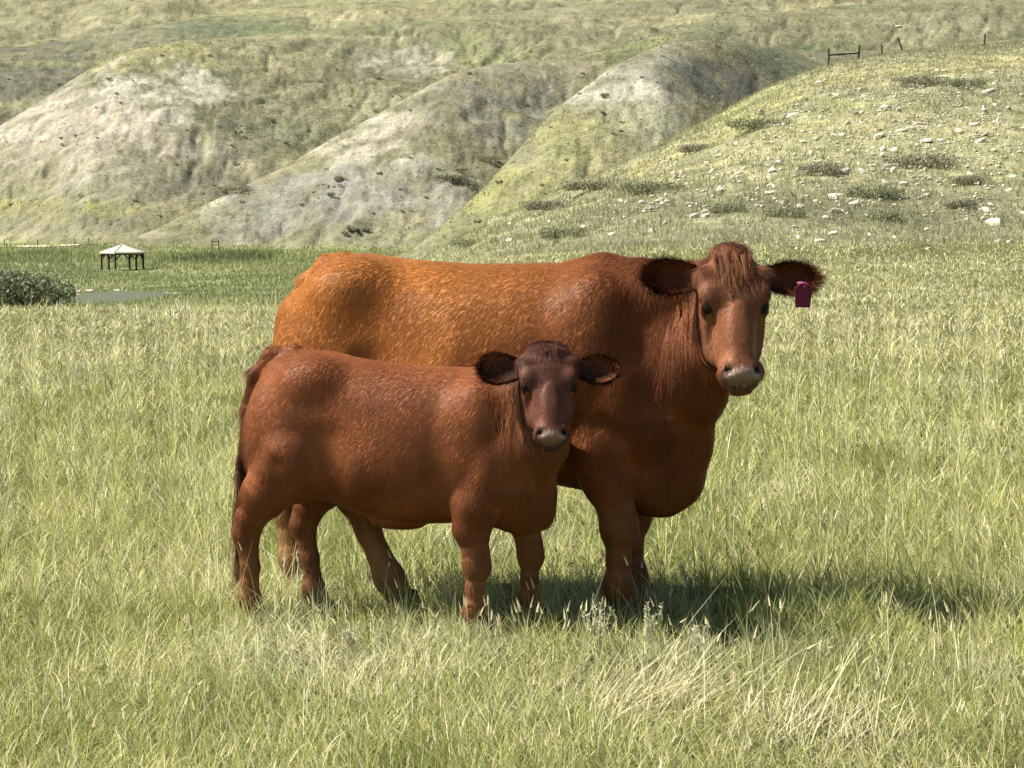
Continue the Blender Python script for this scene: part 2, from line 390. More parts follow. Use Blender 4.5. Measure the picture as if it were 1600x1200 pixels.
def pasture_grass():
    r = rng; P = []
    Ys = np.geomspace(4.6, 84, 110)
    for y0, y1 in zip(Ys[:-1], Ys[1:]):
        hw = 0.222 * y1 * 1.22 + 1.0; dens = 6200 * (7.0 / max(y0, 7.0)) ** 2.05
        n = r.poisson(dens * 2 * hw * (y1 - y0)); P.append(np.stack([r.uniform(-hw, hw, n), r.uniform(y0, y1, n)], 1))
    P = np.concatenate(P); X, Y = P[:, 0], P[:, 1]
    # gather the blades into loose tufts
    n = len(X); q = 0.45 * np.clip(Y / 8, 1, 4)
    X = X + 0.10 * q * noise(X * 9 / q, Y * 7 / q); Y = Y + 0.10 * q * noise(X * 9 / q + 50, Y * 7 / q)
    keep = Y < edge_Y(X / Y) + 8; X, Y = X[keep], Y[keep]; n = len(X)
    Z, _ = terrain(X, Y)
    pn = fbm(X * 0.55, Y * 0.35, 4); pn2 = fbm(X * 1.6 + 30, Y * 1.1, 4); pn3 = fbm(X * 0.3 + 70, Y * 0.2, 3); pf = fbm(X * 5, Y * 4, 3)
    dry = 0.22 + 0.38 * sstep(0.0, 0.8, pn) + 0.24 * pn2 + 0.12 * pf
    dry += 0.85 * sstep(14, 31, Y) * np.clip(0.75 + 0.7 * noise(X * .12, Y * .05), 0, 1)
    tang = np.zeros(n)
    for (bx, by, rad, st) in ((0.43, 7.3, .28, .8), (0.85, 6.75, .32, .7), (-0.60, 7.75, .33, .6), (1.05, 6.65, .3, .5), (0.1, 7.95, .45, .25), (-0.05, 7.3, .2, .2), (-0.9, 8.0, .25, .4)):
        tang += st * np.exp(-((X - bx) ** 2 + ((Y - by) * .7) ** 2) / rad ** 2)
    dry = np.clip(dry + 0.6 * tang, 0.03, 0.95)
    far = np.clip(Y / 7.5, 1, 12)
    trample = 1 + 0.5 * np.exp(-((X + 0.1) ** 2 / 1.5 ** 2 + (Y - 8.55) ** 2 / 0.7 ** 2))
    rush = np.exp(-((X - 1.62) ** 2 / .30 ** 2 + (Y - 9.3) ** 2 / .3 ** 2)) + .7 * np.exp(-((X - 1.0) ** 2 / .3 ** 2 + (Y - 9.3) ** 2 / .25 ** 2))
    brk = np.exp(-((X - 1.28) ** 2 / .16 ** 2 + (Y - 8.55) ** 2 / .3 ** 2)) + .8 * np.exp(-((X - .93) ** 2 / .10 ** 2 + (Y - 8.45) ** 2 / .2 ** 2)) + .8 * np.exp(-((X - 1.85) ** 2 / .15 ** 2 + (Y - 8.5) ** 2 / .3 ** 2))
    L = r.lognormal(math.log(.098), .32, n) * (1 + .35 * np.clip(pn3, -.6, .8)) * (1 + 0.35 * sstep(8.9, 11, Y)) * trample * (1 + 1.1 * rush + 1.0 * brk) * (1 - .25 * sstep(18, 32, Y))
    kind = r.uniform(0, 1, n); straw = kind < dry * 0.62; stalk = (kind > 0.978)
    L = np.where(stalk, L * r.uniform(1.4, 2.2, n), L); L = np.minimum(L, np.where((Y < 8.4) & (X < .75), .17, .42))
    lean = np.abs(r.normal(.42, .32, n)) + .55 * tang * r.uniform(.3, 1.2, n) + np.where(straw, .22, 0); lean = np.where(stalk, .12, lean)
    curl = np.abs(r.normal(.7, .5, n)) + np.where(straw, .3, 0); curl = np.where(stalk, .25, curl)
    az = r.uniform(0, 6.283, n) * .75 + 1.6 * noise(X * 1.2, Y * .9)
    wid = .0030 * far ** .95 * r.uniform(.6, 1.5, n) * np.where(stalk, .8, 1)
    t = np.clip(.5 + .35 * pn2 + .3 * pn3 + r.normal(0, .25, n), 0, 1); deep = np.clip(r.normal(.1, .25, n) + .25 * rush - .3 * pf, 0, 1)
    C = mixc(G_MID, G_YEL, t); C = C * (1 - deep[:, None]) + np.array(G_DEEP)[None] * deep[:, None]
    gr = np.clip(.7 * sstep(.3, .8, fbm(X * .9 + 11, Y * .7, 3)), 0, .5); C = C * (1 - gr[:, None]) + np.array(G_GREY)[None] * gr[:, None]
    S = mixc(G_STRAW, G_PALE, np.clip(r.normal(.45, .35, n), 0, 1)); u = np.where(straw | stalk, r.uniform(.75, 1, n), 0.25 * dry)
    C = C * (1 - u[:, None]) + S * u[:, None]
    C = np.clip(C * (r.lognormal(0, .22, n) * (1 + .16 * pn2 + .14 * pn))[:, None], .01, .92)
    # bleached stalks lying over in a few tussocks
    ex = []
    for (bx, by, m, a0, ll, rad) in ((.36, 7.15, 90, .15, .30, .10), (.52, 7.35, 60, .4, .26, .14), (.80, 6.9, 80, 1.2, .22, .16), (.95, 6.7, 60, .6, .26, .15), (-.62, 7.72, 90, 2.2, .20, .22), (-.45, 7.6, 50, .9, .2, .16), (-1.2, 7.4, 30, 1.4, .24, .2), (1.35, 7.4, 40, .8, .24, .2), (-.05, 6.75, 40, 2.4, .2, .2), (-1.0, 6.8, 40, 1.9, .22, .2)):
        ex.append(np.stack([bx + r.normal(0, rad, m), by + r.normal(0, rad, m), r.normal(a0, .45, m), r.lognormal(math.log(ll), .25, m)], 1))
    ex = np.concatenate(ex); m = len(ex); ez = terrain(ex[:, 0], ex[:, 1])[0]
    X, Y, Z, az = np.append(X, ex[:, 0]), np.append(Y, ex[:, 1]), np.append(Z, ez), np.append(az, ex[:, 2]); L = np.append(L, ex[:, 3])
    lean = np.append(lean, np.clip(r.normal(.75, .3, m), .1, 1.3)); curl = np.append(curl, r.uniform(.1, .7, m)); wid = np.append(wid, .0034 * r.uniform(.6, 1.3, m)); far = np.append(far, np.ones(m)); stalk = np.append(stalk, r.uniform(0, 1, m) < .3)
    C = np.concatenate([C, mixc(G_STRAW, G_PALE, r.uniform(.5, 1, m))]); n = len(X)
    tip, th = blade_mesh('pasture_grass', np.stack([X, Y, Z], 1), L, lean, az, curl, wid, r.uniform(0, 3.1416, n), C, 3, M['grass'],
                         'yellow green pasture grass with dry straw tangles around the cattle', 'grass')
    # seed spikes on the stalks
    k = np.where(stalk & (Y < 30) & (r.uniform(0, 1, n) < .6))[0]; m = len(k)
    for rep in (0, 1):
        blade_mesh('grass_seed_heads', tip[k] - np.array([0, 0, .004]), r.uniform(.022, .05, m), th[k], az[k], np.full(m, .2), .0075 * far[k] ** .8, (r.uniform(0, 1.57, m) if rep == 0 else r.uniform(1.57, 3.14, m)),
                   mixc(G_STRAW, G_PALE, r.uniform(.3, 1, m)), 2, M['grass'], 'pale ripe seed heads standing above the pasture grass', 'grass')
    return len(X)

def hill_grass():
    r = np.random.default_rng(21); n = 130000
    s = r.uniform(-.29, .29, n); Y = 60 + (400 - 60) * r.uniform(0, 1, n) ** 1.15; X = s * Y
    Z, idx = terrain(X, Y); C0 = terrain_colour(X, Y, Z, idx); green = C0[:, 1] / np.maximum(C0.sum(1), 1e-3)
    pn = fbm(X * .06, Y * .06, 4); pc = fbm(X * .5, Y * .5, 3)
    keep = (idx > 0) & (r.uniform(0, 1, n) < np.where(idx == 1, 1.0, 0.6 * sstep(0.36, 0.39, green) + 0.10) * (0.75 + 0.6 * pc))
    X, Y, Z, idx, pn, C0 = X[keep], Y[keep], Z[keep], idx[keep], pn[keep], C0[keep]
    rep = 3; X, Y, Z, idx, pn = [np.repeat(v, rep) for v in (X, Y, Z, idx, pn)]; C0 = np.repeat(C0, rep, 0); n = len(X)
    X = X + r.normal(0, .14, n); Y = Y + r.normal(0, .14, n); Z = terrain(X, Y)[0]
    L = r.lognormal(math.log(.22), .35, n) * np.where(idx == 1, 1, 1.2); t = np.clip(.35 + .5 * pn + r.normal(0, .3, n), 0, 1)
    C = .55 * C0 * r.lognormal(.08, .22, n)[:, None] + .45 * mixc((.33, .34, .16), (.58, .54, .31), t)
    blade_mesh('hill_grass', np.stack([X, Y, Z], 1), L, np.abs(r.normal(.6, .3, n)), r.uniform(0, 6.28, n), r.uniform(.2, .7, n), .085 * (Y / 180) * r.uniform(.6, 1.4, n), r.uniform(-.7, .7, n), np.clip(C, .02, .8), 1,
               M['grass'], 'tufted bunch grass covering the stony hill and ridges', 'grass')

def valley_reeds():
    r = np.random.default_rng(5); n = 130000
    s = r.uniform(-.28, .02, n); Y = r.uniform(112, 284, n); X = s * Y
    Z, idx = terrain(X, Y)
    d = np.hypot((X - POND[0]) / 3.4, (Y - POND[1]) / 9.6); pn = fbm(X * .06, Y * .05, 4); pc = fbm(X * .35, Y * .35, 3)
    band = np.exp(-((Y - (229 + 5 * noise(X * .05, X * 0))) / 11) ** 2)
    keep = (idx == 0) & (d > 1.02) & (r.uniform(0, 1, n) < 0.55 + 0.45 * band + .3 * pc) & (np.hypot(X - s_of(192) * 197, Y - 197) > 2.6)
    X, Y, Z, pn, pc, band = X[keep], Y[keep], Z[keep], pn[keep], pc[keep], band[keep]; n = len(X)
    L = (0.24 + 0.12 * pn + .25 * np.clip(pc, 0, 1) + 0.85 * band * np.clip(.55 + 1.2 * noise(X * .09 + 3, Y * .05), .12, 1) * (.35 + .65 * (X < -24))) * r.lognormal(0, .22, n); t = np.clip(.62 + .6 * pn + .25 * pc - .6 * band * (X < -24) + r.normal(0, .2, n), 0, 1)
    C = mixc((.15, .185, .08), (.40, .41, .21), t); y = np.clip(.6 * (pn > .25) * r.uniform(0, 1, n) + .3 * (pc > .3), 0, .7); C = C * (1 - y[:, None]) + np.array((.42, .44, .16))[None] * y[:, None]
    blade_mesh('valley_reeds', np.stack([X, Y, Z], 1), L, np.abs(r.normal(.3, .25, n)), r.uniform(0, 6.28, n), r.uniform(.2, .9, n), .11 * (Y / 190) * r.uniform(.6, 1.4, n), r.uniform(-.8, .8, n), np.clip(C * r.lognormal(0, .15, n)[:, None], .01, .8), 1,
               M['grass'], 'green reeds and rank grass on the valley floor around the pond', 'reeds')
pasture_grass(); hill_grass(); valley_reeds()

# ------------------------------------------------------------------ rocks, shrubs, fence, gazebo
def rock_mesh(k):
    r = np.random.default_rng(300 + k)
    import bmesh
    bm = bmesh.new(); bmesh.ops.create_icosphere(bm, subdivisions=2, radius=0.5)
    cuts = [Vector(r.normal(0, 1, 3)).normalized() for _ in range(9)]; offs = r.uniform(.26, .45, 9)
    sc = Vector((1, r.uniform(.55, .85), r.uniform(.35, .6)))
    for v in bm.verts:
        p = v.co.copy()
        for c, o in zip(cuts, offs):
            e = p.dot(c) - o
            if e > 0: p -= c * e
        v.co = Vector((p.x * sc.x, p.y * sc.y, p.z * sc.z)) * 1.2
    me = bpy.data.meshes.new('rock'); bm.to_mesh(me); bm.free(); me.materials.append(M['rock'])
    return me
def rocks():
    ms = [rock_mesh(k) for k in range(7)]; r = np.random.default_rng(77)
    def place(px, py, size, label, group=None, k=None, sx=1.0):
        # depth: walk along the ray until it meets the hill
        lo = None
        for Y in np.arange(64, 420, 1.0):
            X = float(s_of(px)) * Y
            if z_of(py, Y) < ground_grid(X, Y): lo = Y; break
        if lo is None: return
        X = float(s_of(px)) * lo
        o = link(bpy.data.objects.new('rock', ms[r.integers(0, 7) if k is None else k]))
        o.location = (X, lo, ground_z(X, lo) + size * 0.12); o.scale = (size * sx, size, size * r.uniform(.8, 1.2))
        o.rotation_euler = (r.normal(0, .3), r.normal(0, .3), r.uniform(0, 6.28)); tag(o, label, 'rock', group)
    ground_grid = ground_z
    # precompute a depth table for speed: for a grid of pixels find the first hit
    pxs = np.arange(600, 1660, 10.0); Yv = np.arange(62, 232, 0.5)
    S, YY = np.meshgrid(s_of(pxs), Yv, indexing='ij'); Zt, _ = terrain((S * YY).ravel(), YY.ravel()); Zt = Zt.reshape(S.shape)
    PY = project(S * YY, YY, Zt)[1]
    run = np.minimum.accumulate(PY, 1)
    def hit(px, py):
        i = int(np.clip(round((px - 600) / 10), 0, len(pxs) - 1)); j = np.argmax(run[i] <= py)
        return Yv[j] if run[i][j] <= py else None
    def place2(px, py, size, label, group=None, k=None, sx=1.0, rz=None):
        Y = hit(px, py)
        if Y is None: return False
        X = float(s_of(px)) * Y; o = link(bpy.data.objects.new('rock', ms[r.integers(0, 7) if k is None else k]))
        o.location = (X, Y, ground_z(X, Y) + size * 0.06); o.scale = (size * sx, size, size * r.uniform(.8, 1.2))
        o.rotation_euler = (r.normal(0, .3), r.normal(0, .3), r.uniform(0, 6.28) if rz is None else rz); tag(o, label, 'rock', group); return True
    place2(1538, 147, 0.72, 'long pale slab of rock near the top of the stony hill', sx=1.5, rz=0.3)
    place2(1380, 168, 0.5, 'narrow pale rock standing aslant on the stony hill', sx=1.5, rz=1.0)
    named = [(1270, 166), (1300, 155), (1335, 180), (1352, 180), (1400, 190), (1375, 180), (1432, 196), (1410, 160), (1445, 112), (1460, 112), (1470, 112), (1532, 170), (1570, 172), (1553, 190), (1552, 196),
             (1500, 210), (1520, 200), (1150, 226), (1118, 238), (1122, 250), (1103, 258), (1240, 242), (1265, 243), (1215, 258), (1205, 270), (1200, 305), (1123, 298), (1395, 238), (1375, 235), (1360, 232), (1345, 272),
             (1300, 310), (1310, 308), (1085, 342), (1100, 340), (1250, 375), (1280, 378), (1305, 337), (1580, 280), (1575, 300), (1540, 330), (1410, 290), (1440, 300), (1405, 302)]
    for (x, y) in named: place2(x, y, r.uniform(.27, .46), 'pale rock scattered on the stony hillside', 'rocks on the stony hill')
    c = 0
    while c < 240:
        px = r.uniform(760, 1600); py = r.uniform(100, 395)
        crest = np.interp(px, [640, 850, 1000, 1290, 1600], [405, 312, 250, 110, 78])
        if py < crest + 14: continue
        dens = 0.25 + 0.75 * np.exp(-((px - 1420) / 220) ** 2 - ((py - 190) / 85) ** 2) + 0.4 * np.exp(-((px - 1150) / 110) ** 2 - ((py - 265) / 40) ** 2)
        if noise(np.array([px / 45.0]), np.array([py / 25.0]))[0] < -0.05 or r.uniform() > dens: continue
        if place2(px, py, r.lognormal(-1.36, .38), 'pale rock scattered on the stony hillside', 'rocks on the stony hill'): c += 1
    # smaller stones beyond counting
    V, T = [], []; base = np.array([v.co for v in ms[0].vertices]); tri = np.array([p.vertices[:] for p in ms[0].polygons])
    import bmesh
    bm = bmesh.new(); bmesh.ops.create_icosphere(bm, subdivisions=1, radius=0.5); base = np.array([v.co for v in bm.verts]); tri = np.array([[v.index for v in f.verts] for f in bm.faces]); bm.free()
    cnt = 0
    for _ in range(14000):
        px = r.uniform(660, 1650); py = r.uniform(90, 398); Y = hit(px, py)
        if Y is None: continue
        if noise(np.array([px / 60.0 + 5]), np.array([py / 30.0]))[0] < -0.1 or r.uniform() > (0.22 + 0.6 * np.exp(-((px - 1400) / 230) ** 2 - ((py - 190) / 80) ** 2)) * (py < 345): continue
        X = float(s_of(px)) * Y; s = r.uniform(.06, .22); b = base * s * np.array([1.3, r.uniform(.6, 1), .6]) * r.uniform(.75, 1.2, base.shape); a = r.uniform(0, 6.28)
        b = np.stack([b[:, 0] * math.cos(a) - b[:, 1] * math.sin(a), b[:, 0] * math.sin(a) + b[:, 1] * math.cos(a), b[:, 2]], 1)
        T.append(tri + len(V) * len(base)); V.append(b + np.array([X, Y, ground_z(X, Y) + .03])); cnt += 1
        if cnt > 1900: break
    me = mesh_np('stones', np.concatenate(V), np.concatenate(T), False); me.materials.append(M['rock'])
    tag(link(bpy.data.objects.new('scattered_stones', me)), 'countless small pale stones strewn over the stony hill', 'stones', kind='stuff')
    for (px, py, sz, lab) in ((122, 457, .3, 'pale stone on the far pond bank next to the willow bush'), (140, 456, .45, 'largest pale stone on the far pond bank'), (183, 458, .35, 'flat pale stone on the pond bank below the gazebo')):
        Y = 157.5; X = float(s_of(px)) * Y; q = link(bpy.data.objects.new('rock', ms[3])); q.location = (X, Y, ground_z(X, Y) + .1); q.scale = (sz * 1.5, sz, sz); tag(q, lab, 'rock')
    o = link(bpy.data.objects.new('boulder', ms[2])); p = at(1397, 47, 420); X, Y = p[0], p[1]
    # the lone boulder lies where its ray meets the upper slope
    for Y in np.arange(300, 900, 2.0):
        X = float(s_of(1397)) * Y
        if ground_z(X, Y) > float(z_of(47, Y)): break
    o.location = (X, Y, ground_z(X, Y) + .05); o.scale = (1.5, 1.3, 1.6); tag(o, 'lone pale boulder on the slope beyond the leaning fence post', 'rock')
rocks()

def bush_mesh(seed, n, rx, ry, rz, leaf, lumps=9, flat=0.0):
    """leaf-sized faces spread through a lumpy crown; returns mesh with 'bl' colours"""
    r = np.random.default_rng(seed)
    cs = np.stack([r.uniform(-.75, .75, lumps) * rx, r.uniform(-.75, .75, lumps) * ry, r.uniform(.3, .75, lumps) * rz], 1)
    rad = r.uniform(.3, .52, lumps)
    k = r.integers(0, lumps, n); d = r.normal(0, 1, (n, 3)); d /= np.linalg.norm(d, axis=1)[:, None]
    rr = r.uniform(.55, 1.08, n) ** 0.6
    P = cs[k] + d * rr[:, None] * rad[k][:, None] * np.array([rx, ry, rz])[None] * 0.95
    P[:, 2] = np.abs(P[:, 2])
    nrm = d + r.normal(0, .6, (n, 3)); nrm /= np.linalg.norm(nrm, axis=1)[:, None]
    t = np.cross(nrm, r.normal(0, 1, (n, 3))); t /= np.linalg.norm(t, axis=1)[:, None]; b = np.cross(nrm, t)
    s = leaf * r.uniform(.6, 1.4, n)[:, None]
    V = np.stack([P - t * s, P - b * s * .5, P + t * s, P + b * s * .5], 1).reshape(-1, 3)
    me = mesh_np('foliage', V, np.arange(4 * n).reshape(n, 4), False)
    hue = np.clip(r.uniform(0, 1, lumps)[k] * .6 + r.uniform(0, .5, n), 0, 1)
    color_attr(me, 'bl', np.repeat(np.stack([hue, hue * 0, hue], 1), 4, 0)); return me
def stems_mesh(seed, n, rx, ry, rz, rad):
    r = np.random.default_rng(seed); V, Q = [], []
    for k in range(n):
        e = np.array([r.uniform(-.7, .7) * rx, r.uniform(-.7, .7) * ry, r.uniform(.45, .9) * rz]); st = np.array([e[0] * .15, e[1] * .15, -.1])
        for i in range(4):
            t = i / 3; p = st + (e - st) * t + np.array([0, 0, .12 * rz * math.sin(t * 3.1)]); w_ = rad * (1 - .75 * t)
            for a in range(4): V.append(p + np.array([math.cos(a * 1.57) * w_, math.sin(a * 1.57) * w_, 0]))
            if i < 3:
                b = len(V) - 4
                for a in range(4): Q.append((b + a, b + (a + 1) % 4, b + 4 + (a + 1) % 4, b + 4 + a))
    return mesh_np('stems', V, np.array(Q))
def shrubs():
    var = []
    for k in range(4):
        f = bush_mesh(40 + k, 2200, 1.6, 1.2, .55, .06, 18); st = stems_mesh(60 + k, 8, 1.5, 1.1, .6, .025); var.append((f, st))
    st = var[0][1]; [st.materials.append(M['stem']) if not len(v[1].materials) else 0 for v in var]
    for i, (f, s_) in enumerate(var):
        f.materials.append(M['leaf_dark'] if i < 2 else M['leaf_green'])
    def hitY(px, py, y0=60, y1=480):
        Yv = np.arange(y0, y1, 0.5); X = float(s_of(px)) * Yv; Z, _ = terrain(X, Yv); PY = project(X, Yv, Z)[1]
        j = np.argmax(PY <= py); return Yv[j]
    spots = [  # px, py (foot), width px, label, variant
        (710, 282, 62, 'dark wide shrub on the grey gully wall beside a smaller one', 0), (762, 252, 42, 'rounder dark shrub above the gully beside the wide one', 1), (722, 268, 22, 'small dark shrub under the wide gully shrub', 0),
        (372, 298, 70, 'dark thicket on the clay slope above the grey shale spur', 1), (925, 298, 90, 'long dark thicket low on the flank of the yellow gully', 0), (855, 328, 70, 'narrow dark thicket trailing down below the long one', 0),
        (1012, 305, 95, 'wide green thicket on the lower left of the stony hill', 2), (1090, 236, 60, 'thin dark thicket on the shoulder of the stony hill', 0), (880, 372, 70, 'low greyish shrub just above the red cow', 3),
        (1365, 312, 95, 'large green thicket in the middle of the stony hill', 2), (1278, 272, 70, 'brown thicket left of the long one on the stony hill', 1), (1430, 262, 110, 'long brown thicket across the middle of the stony hill', 1),
        (1512, 288, 55, 'compact dark thicket right of the long brown one', 0), (1498, 326, 60, 'small dark thicket low on the right of the stony hill', 0), (1425, 132, 75, 'brown thicket just below the fenced crest', 1),
        (1500, 136, 70, 'green thicket below the crest beside the brown one', 3), (1135, 332, 50, 'faint low shrub on the lower stony hill', 3), (1385, 345, 55, 'low green shrub under the large thicket', 2), (1185, 200, 95, 'long green thicket below the hill shoulder', 3),
        (1225, 340, 60, 'pale low shrub behind the cow\'s raised ears', 3), (735, 385, 60, 'low shrub at the bottom of the stony hill above the cow\'s back', 2)]
    for (px, py, wpx, lab, v) in spots:
        Y = hitY(px, py); X = float(s_of(px)) * Y; wid = wpx / F * Y / 3.2
        r_ = empty('hill_shrub', (X, Y, ground_z(X, Y) - .08), random.uniform(-.5, .5)); r_.scale = (wid * 1.05, wid * 1.3, min(1.25, .62 + .45 * wid)); tag(r_, lab, 'shrub', 'shrubs on the hills')
        for me, nm in zip(var[v], ('foliage', 'stems')): link(bpy.data.objects.new(nm, me), r_)
    # small dark tufts of sagebrush dotted on the clay
    f = bush_mesh(90, 160, .55, .5, .5, .09, 5); f.materials.append(M['leaf_dark']); r = np.random.default_rng(8); c = 0
    while c < 130:
        px, py = r.uniform(0, 1150), r.uniform(70, 370); 
        Y = hitY(px, py, 150, 520); X = float(s_of(px)) * Y
        if terrain(np.array([X]), np.array([Y]))[1][0] < 2: continue
        o = link(bpy.data.objects.new('sagebrush', f)); s = r.lognormal(-.5, .38); o.location = (X, Y, ground_z(X, Y) - .05); o.scale = (s * 1.3, s, s * .8); o.rotation_euler = (0, 0, r.uniform(0, 6.28))
        tag(o, 'tiny dark sagebrush dotted over the clay ridges', 'shrub', 'sagebrush on the clay ridges'); c += 1
    # willow bush by the pond
    p = at(14, 487, 128); Z0 = ground_z(p[0], p[1])
    b = empty('willow_bush', (p[0], p[1], Z0 - .1)); tag(b, 'dense grey green willow bush beside the pond', 'bush')
    f = bush_mesh(55, 9000, 3.3, 2.5, 2.35, .11, 26); f.materials.append(M['leaf_willow']); s_ = stems_mesh(56, 22, 3.6, 2.2, 2.3, .06); s_.materials.append(M['stem'])
    link(bpy.data.objects.new('foliage', f), b); link(bpy.data.objects.new('stems', s_), b)
shrubs()

def sage_plants():
    r = np.random.default_rng(91)
    for (px, py, h_, lab) in ((936, 1026, .21, 'silvery sage sprig standing before the cow\'s near foreleg'), (1016, 1022, .20, 'leaning silvery sage sprig to the right of the cow\'s forelegs'), (1090, 1040, .14, 'low grey sage sprig in the grass beyond the forelegs'), (545, 1030, .12, 'small grey sprig between the calf\'s fore and hind legs')):
        Y = 5760 / (py - 315.); X = float(s_of(px)) * Y; g = empty('sage_plant', (X, Y, ground_z(X, Y))); tag(g, lab, 'plant', 'sage sprigs in the pasture')
        V, Q, B = [], [], []; SV, SQ = [], []
        for st in range(7):
            az = r.uniform(0, 6.28); ln = r.uniform(.05, .45); L = h_ * r.uniform(.6, 1.05); d = np.array([math.sin(ln) * math.cos(az), math.sin(ln) * math.sin(az), math.cos(ln)])
            b = len(SV)
            for t in (0, 1):
                for a in range(4): SV.append(d * L * t + np.array([math.cos(a * 1.57), math.sin(a * 1.57), 0]) * .0022 * (1 - .7 * t) - np.array([0, 0, .02 * (1 - t)]))
            for a in range(4): SQ.append((b + a, b + (a + 1) % 4, b + 4 + (a + 1) % 4, b + 4 + a))
            for k in range(42):
                t = r.uniform(.25, 1.03); p = d * L * t; la = r.uniform(0, 6.28); u = np.array([math.cos(la), math.sin(la), r.uniform(.5, 1.6)]); u /= np.linalg.norm(u); w_ = np.cross(u, r.normal(0, 1, 3)); w_ /= np.linalg.norm(w_); ll = r.uniform(.012, .03) * (1.2 - .5 * t); b = len(V)
                V += [p, p + u * ll * .5 + w_ * .0022, p + u * ll, p + u * ll * .5 - w_ * .0022]; Q.append((b, b + 1, b + 2, b + 3)); B += [(r.uniform(0, 1), 0, 0)] * 4
        me = mesh_np('leaves', V, np.array(Q), False); color_attr(me, 'bl', B); me.materials.append(M['leaf_sage']); link(bpy.data.objects.new('leaves', me), g)
        me = mesh_np('stems', SV, np.array(SQ)); me.materials.append(M['leaf_sage']); color_attr(me, 'bl', [(0.2, 0, 0)] * len(SV)); link(bpy.data.objects.new('stems', me), g)
sage_plants()

def box_mesh(name, sx_, sy_, sz_, mat, bev=0.0):
    import bmesh
    bm = bmesh.new(); bmesh.ops.create_cube(bm, size=1)
    for v in bm.verts: v.co = Vector((v.co.x * sx_, v.co.y * sy_, v.co.z * sz_))
    if bev: bmesh.ops.bevel(bm, geom=bm.edges[:], offset=bev, segments=1, affect='EDGES')
    me = bpy.data.meshes.new(name); bm.to_mesh(me); bm.free(); me.materials.append(mat); return me
def post_mesh(name, rad, h, mat, seed=0):
    r = np.random.default_rng(seed); V, Q = [], []; n, m = 8, 6
    for j in range(m):
        t = j / (m - 1)
        for k in range(n):
            a = k / n * 2 * np.pi; q = rad * (1 - .15 * t) * r.uniform(.9, 1.1); V.append((q * math.cos(a) + .02 * math.sin(3 * t), q * math.sin(a), -.25 + (h + .25) * t))
    for j in range(m - 1):
        for k in range(n): Q.append((j * n + k, j * n + (k + 1) % n, (j + 1) * n + (k + 1) % n, (j + 1) * n + k))
    V.append((0, 0, h + .01)); T = [((m - 1) * n + k, (m - 1) * n + (k + 1) % n, len(V) - 1) for k in range(n)]
    me = mesh_np(name, V, [np.array(Q), np.array(T)], False); me.materials.append(mat); return me
def beam(name, a, b, rad, mat, parent):
    a, b = Vector(a), Vector(b); d = b - a
    me = box_mesh(name, rad * 2, rad * 2, d.length, mat, rad * .3)
    o = link(bpy.data.objects.new(name, me), parent); o.location = (a + b) / 2; o.rotation_euler = d.to_track_quat('Z', 'Y').to_euler(); return o
def fences():
    def crest(px):
        s = float(s_of(px)); Yv = np.arange(150, 235, .25); Z, _ = terrain(s * Yv, Yv); py = project(s * Yv, Yv, Z)[1]; j = np.argmin(py); return s * Yv[j], Yv[j] - 0.6, 
    def gpost(px, h, lean, label):
        X, Y = crest(px); o = link(bpy.data.objects.new('fence_post', post_mesh('fence_post', .085, h, M['wood'], int(px)))); o.location = (X, Y, ground_z(X, Y) - .05); o.rotation_euler = (0, lean, 0)
        tag(o, label, 'fence post', 'fence posts on the hill crest'); return X, Y
    X0, Y0 = crest(1289); X1, Y1 = crest(1335); Z0, Z1 = ground_z(X0, Y0), ground_z(X1, Y1)
    b = empty('fence_brace', (X0, Y0, Z0)); tag(b, 'wooden H shaped fence brace of two posts and a rail on the hill crest', 'fence')
    for (dx, dy, dz, h, l) in ((0, 0, 0, 1.45, 0), (X1 - X0, Y1 - Y0, Z1 - Z0, 1.25, .06)):
        p = link(bpy.data.objects.new('post', post_mesh('post', .09, h, M['wood'], 3)), b); p.location = (dx, dy, dz - .05); p.rotation_euler = (0, l, 0)
    beam('rail', (0, 0, .85), (X1 - X0 + .05, Y1 - Y0, Z1 - Z0 + .55), .06, M['wood'], b)
    gpost(1371, .95, 0, 'short upright fence post between the brace and the leaning post'); gpost(1404, 1.4, -.32, 'fence post leaning left on the hill crest'); gpost(1529, 1.0, .08, 'lone fence post far along the yellow hill crest')
    # distant roadside posts and a small timber frame at the foot of the grey shale
    for k, px in enumerate((8, 60, 118, 140)):
        Y = 271.5; X = float(s_of(px)) * Y; o = link(bpy.data.objects.new('fence_post', post_mesh('fence_post', .055, .95, M['wood'], k))); o.location = (X, Y, ground_z(X, Y)); tag(o, 'thin fence post beside the gravel track', 'fence post', 'fence posts along the track')
    Y = 262.0; X = float(s_of(332)) * Y; g = empty('timber_frame', (X, Y, ground_z(X, Y))); tag(g, 'small dark timber gate frame at the foot of the grey shale', 'gate')
    for dx in (0, .75):
        p = link(bpy.data.objects.new('post', post_mesh('post', .06, 1.05, M['wood'], 9)), g); p.location = (dx, 0, 0)
    beam('rail', (-.1, 0, .9), (.85, 0, .9), .045, M['wood'], g)
fences()

